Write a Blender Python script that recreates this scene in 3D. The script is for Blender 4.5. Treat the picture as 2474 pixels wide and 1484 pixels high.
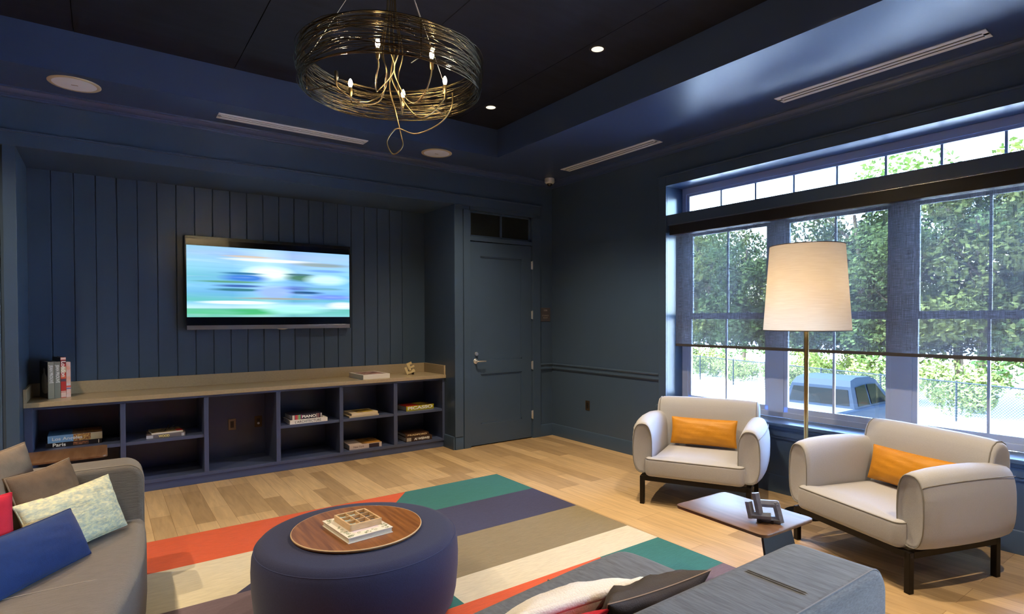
import bpy, bmesh, math, random
from mathutils import Vector, Matrix
random.seed(7)
for o in list(bpy.data.objects): bpy.data.objects.remove(o)
S = bpy.context.scene
COL = S.collection

# ------------------------------------------------------------------ camera
CAM = Vector((-4.7317, -5.8365, 1.5311))
yw, pt, rl = math.radians(-36.5251), math.radians(-0.8092), math.radians(-0.1728)
fw = Vector((-math.sin(yw)*math.cos(pt), math.cos(yw)*math.cos(pt), math.sin(pt)))
r0 = Vector((math.cos(yw), math.sin(yw), 0)); u0 = r0.cross(fw)
rv = r0*math.cos(rl)+u0*math.sin(rl); uv = -r0*math.sin(rl)+u0*math.cos(rl)
cd = bpy.data.cameras.new('camera'); cam = bpy.data.objects.new('camera', cd); COL.objects.link(cam)
cam.matrix_world = Matrix(((rv.x, uv.x, -fw.x, CAM.x), (rv.y, uv.y, -fw.y, CAM.y), (rv.z, uv.z, -fw.z, CAM.z), (0, 0, 0, 1)))
cd.sensor_width = 36; cd.lens = 1385.753/2474*36
cd.shift_x = -36.565/2474; cd.shift_y = 46.214/2474
cd.clip_start = 0.05; cd.clip_end = 300
S.camera = cam

# ------------------------------------------------------------------ view, sky, sun
S.view_settings.view_transform = 'Standard'; S.view_settings.look = 'None'
S.view_settings.gamma = 1; S.view_settings.use_curve_mapping = False
S.view_settings.exposure = 1.18
w = bpy.data.worlds.new('world'); S.world = w; w.use_nodes = True
nt = w.node_tree; nt.nodes.clear()
sky = nt.nodes.new('ShaderNodeTexSky'); sky.sky_type = 'NISHITA'; sky.sun_disc = False
sky.sun_elevation = math.radians(48); sky.sun_rotation = math.radians(-25); sky.air_density = 1.3; sky.dust_density = 1.5
bg = nt.nodes.new('ShaderNodeBackground'); bg.inputs[1].default_value = 3.8
wo = nt.nodes.new('ShaderNodeOutputWorld')
tint = nt.nodes.new('ShaderNodeMix'); tint.data_type = 'RGBA'; tint.blend_type = 'MULTIPLY'; tint.inputs[0].default_value = 1; tint.inputs[7].default_value = (.74, .90, 1.12, 1)
nt.links.new(sky.outputs[0], tint.inputs[6]); nt.links.new(tint.outputs[2], bg.inputs[0]); nt.links.new(bg.outputs[0], wo.inputs[0])
sl = bpy.data.lights.new('sun', 'SUN'); sl.energy = 30; sl.angle = math.radians(0.6); sl.color = (.66, .84, 1)
so = bpy.data.objects.new('sun', sl); COL.objects.link(so)
so.rotation_euler = Vector((-0.30, 0.45, 0.84)).to_track_quat('Z', 'Y').to_euler(); so.location = (4, 0, 12)

WARM = (1.0, .78, .50)
CAN_W = 135.0

# ------------------------------------------------------------------ materials
def lin(h):
    return [((c/255)/12.92 if c/255 <= .04045 else ((c/255+.055)/1.055)**2.4) for c in h]+[1]
MATS = {}
def mat(name, col, rough=.5, metal=0, spec=.5, bump=0, bscale=200, stretch=(1, 1, 1), var=0, vscale=3, sheen=0, coat=0, emis=None, es=0, col2=None):
    if name in MATS: return MATS[name]
    m = bpy.data.materials.new(name); m.use_nodes = True; n = m.node_tree; b = n.nodes['Principled BSDF']
    c = col if len(col) == 4 else list(col)+[1]
    b.inputs['Base Color'].default_value = c; b.inputs['Roughness'].default_value = rough
    b.inputs['Metallic'].default_value = metal; b.inputs['Specular IOR Level'].default_value = spec
    b.inputs['Sheen Weight'].default_value = sheen; b.inputs['Coat Weight'].default_value = coat
    if emis: b.inputs['Emission Color'].default_value = list(emis)+[1]; b.inputs['Emission Strength'].default_value = es
    tc = n.nodes.new('ShaderNodeTexCoord'); mp = n.nodes.new('ShaderNodeMapping'); mp.inputs['Scale'].default_value = stretch
    n.links.new(tc.outputs['Object'], mp.inputs[0])
    if var or col2:
        no = n.nodes.new('ShaderNodeTexNoise'); no.inputs['Scale'].default_value = vscale; no.inputs['Detail'].default_value = 5
        n.links.new(mp.outputs[0], no.inputs[0])
        mx = n.nodes.new('ShaderNodeMix'); mx.data_type = 'RGBA'
        c2 = (list(col2)+[1])[:4] if col2 else [x*(1-var) for x in c[:3]]+[1]
        mx.inputs[6].default_value = c; mx.inputs[7].default_value = c2
        rp = n.nodes.new('ShaderNodeMapRange'); rp.inputs[1].default_value = .35; rp.inputs[2].default_value = .65
        n.links.new(no.outputs[0], rp.inputs[0]); n.links.new(rp.outputs[0], mx.inputs[0]); n.links.new(mx.outputs[2], b.inputs['Base Color'])
    if bump:
        nb = n.nodes.new('ShaderNodeTexNoise'); nb.inputs['Scale'].default_value = bscale; nb.inputs['Detail'].default_value = 3
        n.links.new(mp.outputs[0], nb.inputs[0])
        bp = n.nodes.new('ShaderNodeBump'); bp.inputs['Strength'].default_value = bump; bp.inputs['Distance'].default_value = .003
        n.links.new(nb.outputs[0], bp.inputs['Height']); n.links.new(bp.outputs[0], b.inputs['Normal'])
    MATS[name] = m; return m

def emit(name, col, s):
    m = bpy.data.materials.new(name); m.use_nodes = True; n = m.node_tree; n.nodes.clear()
    e = n.nodes.new('ShaderNodeEmission'); e.inputs[0].default_value = list(col)+[1]; e.inputs[1].default_value = s
    o = n.nodes.new('ShaderNodeOutputMaterial'); n.links.new(e.outputs[0], o.inputs[0]); return m

NAVY = mat('navy_paint', (.060, .100, .172), .30, spec=.5, bump=.05, bscale=60, var=.06, vscale=1.5)
NAVYC = mat('navy_ceiling_paint', (.048, .080, .185), .38, spec=.6, bump=.05, bscale=90)
DARKC = mat('dark_ceiling_boards', (.012, .015, .030), .62, spec=.3, var=.3, vscale=2, bump=.1, bscale=40, stretch=(1, 6, 1))
NAVYS = mat('navy_shelf_paint', (.066, .088, .180), .3, spec=.5)
STONE = mat('greige_quartz', lin((176, 160, 134)), .22, var=.08, vscale=60, spec=.5)
CREAM = mat('cream_wool', lin((176, 177, 184)), .85, bump=.5, bscale=420, var=.05, vscale=180, sheen=.2)
PIPEC = mat('cream_piping', lin((132, 130, 128)), .8)
BLKMET = mat('black_metal', (.012, .010, .010), .4, metal=.6)
GREYF = mat('grey_weave', lin((92, 97, 106)), .9, bump=.8, bscale=60, stretch=(.9, .16, 5), var=.34, vscale=60, sheen=.15)
GREYP = mat('grey_thread', lin((118, 120, 128)), .9)
SEATF = mat('taupe_weave', lin((106, 99, 94)), .9, bump=.8, bscale=60, stretch=(.4, 5, 5), var=.22, vscale=50, sheen=.15)
BROWNC = mat('brown_linen', lin((104, 84, 68)), .85, bump=.5, bscale=260, var=.15, vscale=30)
TAUPEC = mat('taupe_linen', lin((130, 112, 96)), .85, bump=.5, bscale=260, var=.1, vscale=30)
BOUCLE = mat('cream_boucle', lin((226, 218, 178)), .9, bump=1, bscale=70, stretch=(1, 2.2, 1), col2=lin((176, 182, 168)), vscale=40)
BLUEC = mat('blue_felt', lin((14, 46, 104)), .95, bump=.4, bscale=300, sheen=.1, var=.12, vscale=50)
PINKC = mat('red_pink_wool', lin((190, 26, 52)), .9, bump=.4, bscale=300)
ORNGC = mat('ochre_leather', lin((204, 138, 26)), .5, bump=.25, bscale=120, var=.12, vscale=10)
CHARC = mat('charcoal_cotton', lin((62, 54, 50)), .75, bump=.4, bscale=200, var=.2, vscale=16)
FLUFF = mat('white_fleece', lin((238, 232, 222)), 1, bump=1, bscale=130, sheen=.5)
POUFM = mat('navy_wool', lin((38, 44, 82)), .95, bump=.5, bscale=260, var=.12, vscale=120, sheen=.1)
WHITEP = mat('window_vinyl', lin((176, 188, 212)), .3, spec=.5)
BEIGEM = mat('beige_grille', (.80, .86, .96), .5)
DARKSLOT = mat('slot_shadow_black', (.01, .008, .008), .9)
WHITE = mat('white_plastic', (.76, .80, .86), .4)
NICKEL = mat('satin_nickel', (.85, .86, .88), .38, metal=1)
BRASS = mat('aged_brass', (.60, .42, .16), .32, metal=1)
BRONZE = mat('bronze_plate', (.10, .075, .05), .35, metal=.7)
BLK = mat('black_plastic', (.008, .008, .008), .3)
PAPER = mat('book_pages', lin((226, 220, 204)), .8, bump=.6, bscale=200, stretch=(1, 1, 30))
WALNUT = mat('walnut', lin((150, 98, 52)), .36, spec=.5, bump=.1, bscale=60, stretch=(12, .7, 12), col2=lin((112, 68, 34)), vscale=4)
MAPLE = mat('maple', lin((222, 190, 150)), .5, col2=lin((204, 168, 126)), vscale=14, stretch=(1, 1, 6))

# ------------------------------------------------------------------ mesh helpers
def obj(name, bm, m, parent=None, smooth=None, loc=None):
    bmesh.ops.recalc_face_normals(bm, faces=bm.faces)
    if smooth is not None:
        for f in bm.faces: f.smooth = True
        for e in bm.edges:
            e.smooth = not (len(e.link_faces) == 2 and e.calc_face_angle(0) > math.radians(smooth))
    me = bpy.data.meshes.new(name); bm.to_mesh(me); bm.free()
    for x in (m if isinstance(m, (list, tuple)) else [m]): me.materials.append(x)
    o = bpy.data.objects.new(name, me); COL.objects.link(o)
    if parent: o.parent = parent
    if loc: o.location = loc
    return o
def tag(o, label=None, cat=None, group=None, kind=None):
    if label: o['label'] = label
    if cat: o['category'] = cat
    if group: o['group'] = group
    if kind: o['kind'] = kind
    return o
def thing(name, label, cat, loc=(0, 0, 0), rz=0, group=None):
    o = bpy.data.objects.new(name, None); COL.objects.link(o); o.location = loc; o.rotation_euler = (0, 0, rz); o.empty_display_size = .1
    return tag(o, label, cat, group)
def B(): return bmesh.new()
def box(bm, x0, x1, y0, y1, z0, z1, bev=0, mi=0, M=None):
    vs = [bm.verts.new((x, y, z)) for x in (x0, x1) for y in (y0, y1) for z in (z0, z1)]
    fs = [bm.faces.new([vs[i] for i in q]) for q in ((0, 1, 3, 2), (4, 6, 7, 5), (0, 4, 5, 1), (2, 3, 7, 6), (0, 2, 6, 4), (1, 5, 7, 3))]
    for f in fs: f.material_index = mi
    allv = vs
    if bev:
        es = list({e for f in fs for e in f.edges})
        r = bmesh.ops.bevel(bm, geom=es, offset=bev, segments=2, affect='EDGES', profile=.5)
        for f in r['faces']: f.material_index = mi
        allv = list({v for f in r['faces'] for v in f.verts} | {v for v in vs if v.is_valid})
    if M is not None: bmesh.ops.transform(bm, matrix=M, verts=[v for v in allv if v.is_valid])
    return bm
def loft(bm, rings, closed=True, cap=True, mi=0):
    R = [[bm.verts.new(q) for q in r] for r in rings]; n = len(R[0])
    for a, b in zip(R, R[1:]):
        for i in range(n if closed else n-1):
            j = (i+1) % n
            bm.faces.new((a[i], a[j], b[j], b[i])).material_index = mi
    if cap and closed:
        bm.faces.new(R[0][::-1]).material_index = mi; bm.faces.new(R[-1]).material_index = mi
    return R
def tube(bm, pts, r, n=6, closed=False, mi=0):
    P = [Vector(q) for q in pts]; L = len(P); rings = []; up = None
    for i in range(L):
        a = P[(i-1) % L] if closed or i > 0 else P[i]; b = P[(i+1) % L] if closed or i < L-1 else P[i]
        t = (b-a).normalized()
        if up is None:
            up = Vector((0, 0, 1)) if abs(t.z) < .9 else Vector((1, 0, 0))
        s = t.cross(up).normalized(); up = s.cross(t).normalized()
        rr = r(i/(L-1)) if callable(r) else r
        rings.append([P[i]+(s*math.cos(k*2*math.pi/n)+up*math.sin(k*2*math.pi/n))*rr for k in range(n)])
    R = loft(bm, rings, True, not closed, mi)
    if closed:
        a, b = R[-1], R[0]
        # best alignment of the seam
        off = min(range(n), key=lambda k: (a[0].co-b[k].co).length)
        for i in range(n):
            try: bm.faces.new((a[i], a[(i+1) % n], b[(i+1+off) % n], b[(i+off) % n]))
            except ValueError: pass
    return bm
def lathe(bm, prof, n=32, c=(0, 0), mi=0, cap=True):
    R = loft(bm, [[(c[0]+r*math.cos(i*2*math.pi/n), c[1]+r*math.sin(i*2*math.pi/n), z) for i in range(n)] for r, z in prof], True, cap and prof[0][0] > 0, mi)
    bmesh.ops.remove_doubles(bm, verts=[v for r in R for v in r], dist=1e-6)
    return bm
def cyl(bm, p0, p1, r, n=16, mi=0): return tube(bm, [p0, p1], r, n, False, mi)
def offs(out, d):
    n = len(out); res = []
    for i in range(n):
        a, b, c = Vector(out[i-1]), Vector(out[i]), Vector(out[(i+1) % n])
        e1, e2 = (b-a).normalized(), (c-b).normalized()
        n1, n2 = Vector((-e1.y, e1.x)), Vector((-e2.y, e2.x)); m = (n1+n2)
        m = m.normalized() if m.length > 1e-6 else n1
        k = max(.5, m.dot(n1)); res.append((b.x+m.x*d/k, b.y+m.y*d/k))
    return res
def rrect(x0, x1, y0, y1, r, n=6):
    rs = r if isinstance(r, (list, tuple)) else [r]*4; pts = []
    for (cx, cy, a0), q in zip(((x1-rs[0], y0+rs[0], -90), (x1-rs[1], y1-rs[1], 0), (x0+rs[2], y1-rs[2], 90), (x0+rs[3], y0+rs[3], 180)), rs):
        for k in range(n+1):
            a = math.radians(a0+90*k/n); pts.append((cx+q*math.cos(a), cy+q*math.sin(a)))
    return pts
def soft(bm, out, z0, z1, rt=.03, rb=.03, n=5, crown=0, plane='xy', mi=0, bulge=0):
    """prism over a ccw outline with rounded top and bottom edges"""
    lev = []
    for k in range(n+1):
        a = math.pi/2*k/n; lev.append((rb*(1-math.sin(a)), z0+rb*(1-math.cos(a))))
    if bulge: lev.append((-bulge, (z0+rb+z1-rt)/2))
    for k in range(n+1):
        a = math.pi/2*k/n; lev.append((rt*(1-math.cos(a)), z1-rt+rt*math.sin(a)))
    rings = [[(x, y, z) for x, y in offs(out, d)] for d, z in lev]
    if crown:
        cx = sum(q[0] for q in out)/len(out); cy = sum(q[1] for q in out)/len(out); last = rings[-1]
        for t in (.85, .6, .3, .05):
            rings.append([(cx+(x-cx)*t, cy+(y-cy)*t, z1+crown*(1-t*t)) for x, y, z in last])
    if plane == 'xz': rings = [[(x, z, y) for x, y, z in r] for r in rings]
    if plane == 'yz': rings = [[(z, x, y) for x, y, z in r] for r in rings]
    return loft(bm, rings, True, True, mi)
def fabric_thick(w, h, t, n=22, seed=0, wr=.006, pull=.06, pw=.42):
    bm = B(); rd = random.Random(seed); ph = [rd.uniform(0, 6.28) for _ in range(6)]
    top, bot = {}, {}
    for i in range(n+1):
        for j in range(n+1):
            u, v = -1+2*i/n, -1+2*j/n
            uu, vv = math.sin(u*math.pi/2), math.sin(v*math.pi/2)
            x = w/2*uu*(1-pull*(1-vv*vv)*abs(uu)); y = h/2*vv*(1-pull*(1-uu*uu)*abs(vv))
            T = t/2*max(0, (1-uu*uu)*(1-vv*vv))**pw
            T += wr*(math.sin(9*uu+ph[0]+3*vv)*math.sin(7*vv+ph[1])+.6*math.sin(15*vv+4*uu+ph[2]))*(1-uu**4)*(1-vv**4)
            e = i in (0, n) or j in (0, n)
            top[i, j] = bm.verts.new((x, y, T if not e else 0)); bot[i, j] = top[i, j] if e else bm.verts.new((x, y, -T*.8))
    for i in range(n):
        for j in range(n):
            for D, rev in ((top, 0), (bot, 1)):
                q = [D[i, j], D[i+1, j], D[i+1, j+1], D[i, j+1]]
                if rev: q.reverse()
                try: bm.faces.new(q)
                except ValueError: pass
    return bm
def seam_loop(w, h, pull=.06, n=40):
    pts = []
    for s in range(4):
        for k in range(n//4):
            a = -1+2*k/(n//4); a = math.sin(a*math.pi/2)
            u, v = ((a, -1), (1, a), (-a, 1), (-1, -a))[s]
            pts.append((w/2*u*(1-pull*(1-v*v)*abs(u)), h/2*v*(1-pull*(1-u*u)*abs(v)), 0))
    return pts
def cushion(name, label, m, TL, TR, BR, BL, t, seed=1, group=None, piping=None, wr=.006, pull=.06, pr=.004):
    """a cushion whose face fills the four world corners, resting on its lower edge"""
    TL, TR, BR, BL = map(Vector, (TL, TR, BR, BL)); c = (TL+TR+BR+BL)/4
    X = ((TR-TL)+(BR-BL)); wd = X.length/2; X.normalize(); Y = ((TL-BL)+(TR-BR)); Y = Y-X*Y.dot(X); hg = Y.length/2; Y.normalize(); Z = X.cross(Y)
    M = Matrix((X, Y, Z)).transposed().to_4x4(); M.translation = c
    th = thing(name, label, 'cushion', group=group); th.matrix_world = M
    o = obj('cover', fabric_thick(wd, hg, t, seed=seed, wr=wr, pull=pull), m, th, smooth=80)
    sm = obj('piping', tube(B(), seam_loop(wd, hg, pull), pr, 8, True), piping or m, th, smooth=80)
    return th
FONT = bpy.data.fonts[0] if bpy.data.fonts else None
def text(s, size, m, parent, M, name='lettering', bold=0, ext=.0006, width=None, align='CENTER'):
    c = bpy.data.curves.new(name, 'FONT'); c.body = s; c.size = size; c.extrude = ext; c.offset = bold; c.align_x = align; c.align_y = 'CENTER'
    o = bpy.data.objects.new(name, c); COL.objects.link(o)
    dg = bpy.context.evaluated_depsgraph_get(); me = bpy.data.meshes.new_from_object(o.evaluated_get(dg)); bpy.data.objects.remove(o)
    if width:
        xs = [v.co.x for v in me.vertices]; k = width/(max(xs)-min(xs))
        for v in me.vertices: v.co.x *= k
    me.materials.clear(); me.materials.append(m)
    o = bpy.data.objects.new(name, me); COL.objects.link(o); o.parent = parent; o.matrix_local = M
    return o
FRONT = Matrix.Rotation(math.pi/2, 4, 'X')       # text read from -y
def at(x, y, z, R=None): return Matrix.Translation((x, y, z)) @ (R if R is not None else FRONT)
# ------------------------------------------------------------------ room shell
XL, YF = -8.0, -10.4           # left wall, wall behind the camera
XN0, XN1, YN, ZN = -5.247, -1.46, .755, 2.8486     # niche
XD0, XD1 = -1.244, -.3315
ZC, ZT = 3.28, 3.582
TX0, TX1, TY0, TY1 = -6.8, -1.25, -9.8, -.605
W2 = -3.86     # a second window of the same make stands this far along the wall, beyond the frame
WY0, WY1, WZ0, WZ1 = -5.08, -1.90, .60, 2.895
def struct(name, bm, m, parent=None, smooth=None):
    o = obj(name, bm, m, parent, smooth)
    if parent is None: tag(o, kind='structure')
    return o

# floor: maple boards running toward the door wall
fm = bpy.data.materials.new('maple_floor_boards'); fm.use_nodes = True; n = fm.node_tree; b = n.nodes['Principled BSDF']
tc = n.nodes.new('ShaderNodeTexCoord'); mp = n.nodes.new('ShaderNodeMapping'); mp.inputs['Rotation'].default_value = (0, 0, math.pi/2)
br = n.nodes.new('ShaderNodeTexBrick'); br.offset = .37; br.offset_frequency = 3; br.squash = 1
br.inputs['Scale'].default_value = 1; br.inputs['Brick Width'].default_value = .95; br.inputs['Row Height'].default_value = .135
br.inputs['Mortar Size'].default_value = .0012; br.inputs['Mortar Smooth'].default_value = .1; br.inputs['Bias'].default_value = -.25
br.inputs['Color1'].default_value = (.58, .41, .225, 1); br.inputs['Color2'].default_value = (.30, .195, .10, 1); br.inputs['Mortar'].default_value = (.22, .13, .06, 1)
n.links.new(tc.outputs['Object'], mp.inputs[0]); n.links.new(mp.outputs[0], br.inputs['Vector'])
mp2 = n.nodes.new('ShaderNodeMapping'); mp2.inputs['Scale'].default_value = (9, .9, 1); n.links.new(tc.outputs['Object'], mp2.inputs[0])
no = n.nodes.new('ShaderNodeTexNoise'); no.inputs['Scale'].default_value = 3.2; no.inputs['Detail'].default_value = 8; no.inputs['Distortion'].default_value = .6
n.links.new(mp2.outputs[0], no.inputs[0])
rp = n.nodes.new('ShaderNodeMapRange'); rp.inputs[1].default_value = .3; rp.inputs[2].default_value = .75; rp.inputs[3].default_value = .82; rp.inputs[4].default_value = 1.12
n.links.new(no.outputs[0], rp.inputs[0])
vm = n.nodes.new('ShaderNodeVectorMath'); vm.operation = 'SCALE'; n.links.new(br.outputs[0], vm.inputs[0]); n.links.new(rp.outputs[0], vm.inputs['Scale'])
n.links.new(vm.outputs[0], b.inputs['Base Color']); b.inputs['Roughness'].default_value = .42; b.inputs['Specular IOR Level'].default_value = .45
bp = n.nodes.new('ShaderNodeBump'); bp.inputs['Strength'].default_value = .12; bp.inputs['Distance'].default_value = .002
n.links.new(br.outputs['Fac'], bp.inputs['Height']); bp.invert = True; n.links.new(bp.outputs[0], b.inputs['Normal'])
struct('floor', box(B(), XL, .30, YF, YN+.1, -.12, 0), fm)

bm = B()
box(bm, XL, XN0, 0, .12, 0, 3.9); box(bm, XN0, XN1, 0, .12, ZN, 3.9); box(bm, XN1, XD0, 0, .12, 0, 3.9)
box(bm, XD0, XD1, 0, .12, 2.804, 3.9); box(bm, XD1, 0, 0, .12, 0, 3.9)
struct('wall_back', bm, NAVY)
bm = B()       # niche back: v-grooved boards
prof = []
gx = [XN0+.1584*k for k in range(1, 23)]
for g in gx: prof += [(g-.006, YN), (g, YN+.009), (g+.006, YN)]
prof = [(XN0, YN)]+prof+[(XN1, YN)]
loft(bm, [[(q[0], q[1], z) for q in prof+[(XN1, YN+.08), (XN0, YN+.08)]] for z in (0, ZN)])
struct('wall_niche_back', bm, NAVY)
struct('wall_niche_left', box(B(), XN0-.1, XN0, .12, YN+.08, 0, ZN+.1), NAVY); struct('wall_niche_right', box(B(), XN1, XN1+.1, .12, YN+.08, 0, ZN+.1), NAVY)
struct('ceiling_niche', box(B(), XN0, XN1, .12, YN+.08, ZN, ZN+.1), NAVY)
bm = B()
box(bm, 0, .30, WY1, .12, 0, 3.9); box(bm, 0, .30, WY1+W2, WY0, 0, 3.9); box(bm, 0, .30, YF, WY0+W2, 0, 3.9)
for d in (0, W2): box(bm, 0, .30, WY0+d, WY1+d, 0, WZ0); box(bm, 0, .30, WY0+d, WY1+d, WZ1, 3.9)
struct('wall_right', bm, NAVY)
struct('wall_left', box(B(), XL-.12, XL, YF, .12, 0, 3.9), NAVY)
struct('wall_front', box(B(), XL-.12, .30, YF-.12, YF, 0, 3.9), NAVY)
bm = B()
box(bm, XL, TX0, YF, 0, ZC, 3.9); box(bm, TX1, 0, YF, 0, ZC, 3.9)
box(bm, TX0, TX1, TY1, 0, ZC, 3.9); box(bm, TX0, TX1, YF, TY0, ZC, 3.9)
struct('ceiling', bm, NAVYC)
bm = B(); xs = [TX0, -5.91, -4.875, -3.84, -2.805, -1.77, TX1]
for p, q in zip(xs, xs[1:]): box(bm, p+.003, q-.003, TY0, TY1, ZT, ZT+.03)
box(bm, TX0, TX1, TY0, TY1, ZT+.03, 3.9)
struct('ceiling_tray', bm, DARKC)

def mould(bm, prof, wall, a0, a1):
    def P(d, z, a): return (a, -d, z) if wall == 'back' else (-d, a, z)
    r0 = [P(d, z, a0) for d, z in prof]; r1 = [P(d, z, a1) for d, z in prof]
    loft(bm, [r0, r1]); return bm
crown = [(0, 3.212), (.014, 3.212), (.016, 3.226), (.022, 3.230), (.024, 3.236), (.034, 3.240), (.052, 3.250), (.064, 3.262), (.068, 3.268), (.082, 3.268), (.085, 3.281), (0, 3.281)]
struct('trim_1', mould(B(), crown, 'back', XL, -.001), NAVYC, smooth=35)
struct('trim_2', mould(B(), crown, 'right', YF, -.001), NAVYC, smooth=35)
basep = [(0, 0), (.016, 0), (.016, .118), (.013, .126), (.013, .135), (.008, .148), (0, .153)]
bm = B(); mould(bm, basep, 'back', XL, -5.33); mould(bm, basep, 'back', -1.455, -1.35); mould(bm, basep, 'back', -.205, 0)
loft(bm, [[(XN1-d, .0, z) for d, z in basep], [(XN1-d, .25, z) for d, z in basep]])
struct('baseboard_back', bm, NAVY, smooth=30)
struct('baseboard_right', mould(B(), basep, 'right', YF, 0), NAVY, smooth=30)
rail = [(0, .858), (.010, .858), (.012, .868), (.020, .874), (.020, .884), (.012, .890), (.012, .915), (.022, .922), (.026, .932), (.022, .940), (0, .943)]
bm = B(); mould(bm, rail, 'right', -1.80, 0); mould(bm, rail, 'right', -5.64, -5.18); mould(bm, rail, 'back', -.205, 0); mould(bm, rail, 'back', XL, -5.36)
struct('trim_3', bm, NAVY, smooth=30)
# head casing over niche and door, pilaster casings
bm = B()
box(bm, -5.42, -.205, -.020, 0, 2.848, 2.952, .002); box(bm, -5.44, -.19, -.030, 0, 2.952, 2.966, .002)
box(bm, -5.325, XN0, -.018, 0, 0, 2.848, .002); box(bm, XN1, -1.352, -.018, 0, .15, 2.848, .002)
box(bm, -5.42, -5.345, -.012, 0, 0, 2.848, .002)
struct('trim_4', bm, NAVY)
# door casing and transom frame
bm = B()
box(bm, -1.338, XD0-.004, -.018, .02, 0, 2.804, .002); box(bm, XD1+.004, -.205, -.018, .02, 0, 2.804, .002)
box(bm, XD0-.004, XD1+.004, -.018, .02, 2.804, 2.848, .002)
box(bm, XD0-.006, XD0, .02, .12, 0, 2.804); box(bm, XD1, XD1+.006, .02, .12, 0, 2.804)
box(bm, XD0, XD1, -.006, .10, 2.448, 2.497, .003)
struct('trim_5', bm, NAVY)

# storage room door
dr = thing('door_1', 'navy two-panel wooden door with lever handle in the back wall', 'door', ((XD0+XD1)/2, .0, 0)); tag(dr, kind='structure')
bm = B(); hw = (XD1-XD0)/2-.003; cx = (XD0+XD1)/2
def rel(x): return x-cx
zs = [(.012, .26), (.86, 1.02), (2.27, 2.442)]
for z0, z1 in (zs[0], zs[2]): box(bm, -hw, hw, .008, .052, z0, z1)
box(bm, rel(-1.095), rel(-.487), .008, .052, *zs[1])
box(bm, -hw, rel(-1.095), .008, .052, .26, 2.27); box(bm, rel(-.487), hw, .008, .052, .26, 2.27)
for z0, z1 in ((.26, .86), (1.02, 2.27)):
    box(bm, rel(-1.095), rel(-.487), .020, .040, z0, z1)
    for d in (0,):
        box(bm, rel(-1.095), rel(-1.095)+.012, .013, .022, z0, z1); box(bm, rel(-.487)-.012, rel(-.487), .013, .022, z0, z1)
        box(bm, rel(-1.095), rel(-.487), .013, .022, z0, z0+.012); box(bm, rel(-1.095), rel(-.487), .013, .022, z1-.012, z1)
obj('door_slab', bm, NAVY, dr)
hd = B(); lathe(hd, [(.0, 0), (.030, 0), (.031, .006), (.026, .010), (.012, .012), (.011, .045), (.0, .046)], 28)
bmesh.ops.transform(hd, matrix=Matrix.Translation((rel(-1.168), .008, 1.019)) @ Matrix.Rotation(math.pi/2, 4, 'X'), verts=hd.verts)
tube(hd, [(rel(-1.168), -.036, 1.019), (rel(-1.150), -.042, 1.019), (rel(-1.09), -.044, 1.018), (rel(-1.052), -.042, 1.017)], .0085, 10)
tag(obj('door_handle', hd, NICKEL, dr, smooth=40), 'satin nickel lever handle')
hd = B(); lathe(hd, [(0, 0), (.022, 0), (.022, .016), (.019, .020), (.0, .020)], 28)
bmesh.ops.transform(hd, matrix=Matrix.Translation((rel(-1.160), .008, 1.105)) @ Matrix.Rotation(math.pi/2, 4, 'X'), verts=hd.verts)
tag(obj('deadbolt', hd, NICKEL, dr, smooth=40), 'round silver deadbolt')
for z in (.30, .93, 1.57, 2.20):
    h = B(); cyl(h, (hw+.003, -.014, z-.055), (hw+.003, -.014, z+.055), .0075, 12); box(h, hw-.014, hw+.016, -.008, -.0185+.018, z-.05, z+.05)
    tag(obj('hinge', h, NICKEL, dr, smooth=40), 'silver hinge')
# transom above the door
GL = bpy.data.materials.new('clear_glass'); GL.use_nodes = True; n = GL.node_tree; n.nodes.clear()
g1 = n.nodes.new('ShaderNodeBsdfTransparent'); g2 = n.nodes.new('ShaderNodeBsdfGlossy'); g2.inputs['Roughness'].default_value = .02
fr = n.nodes.new('ShaderNodeFresnel'); fr.inputs[0].default_value = 1.45; mx = n.nodes.new('ShaderNodeMixShader'); oo = n.nodes.new('ShaderNodeOutputMaterial')
n.links.new(fr.outputs[0], mx.inputs[0]); n.links.new(g1.outputs[0], mx.inputs[1]); n.links.new(g2.outputs[0], mx.inputs[2]); n.links.new(mx.outputs[0], oo.inputs[0])
DARKGL = mat('dark_transom_glass', (.022, .026, .024), .12, spec=.6)
tw = thing('window_2', 'two-pane dark transom window above the door', 'window', (cx, .0, 2.65)); tag(tw, kind='structure')
bm = B(); z0, z1 = 2.497-2.65, 2.804-2.65
box(bm, -hw, hw, .02, .06, z1-.022, z1); box(bm, -hw, hw, .02, .06, z0, z0+.022); box(bm, -hw, -hw+.022, .02, .06, z0, z1); box(bm, hw-.03, hw, .02, .06, z0, z1); box(bm, -.012, .012, .02, .06, z0, z1)
obj('window_frame', bm, NAVY, tw)
obj('pane', box(B(), -hw+.02, -.011, .038, .044, z0+.02, z1-.02), DARKGL, tw); obj('pane', box(B(), .011, hw-.028, .038, .044, z0+.02, z1-.02), DARKGL, tw)
bm = B(); box(bm, XD0-.05, XD1+.05, .121, .14, -.0, 2.85); struct('wall_closet', bm, NAVY)

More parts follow.
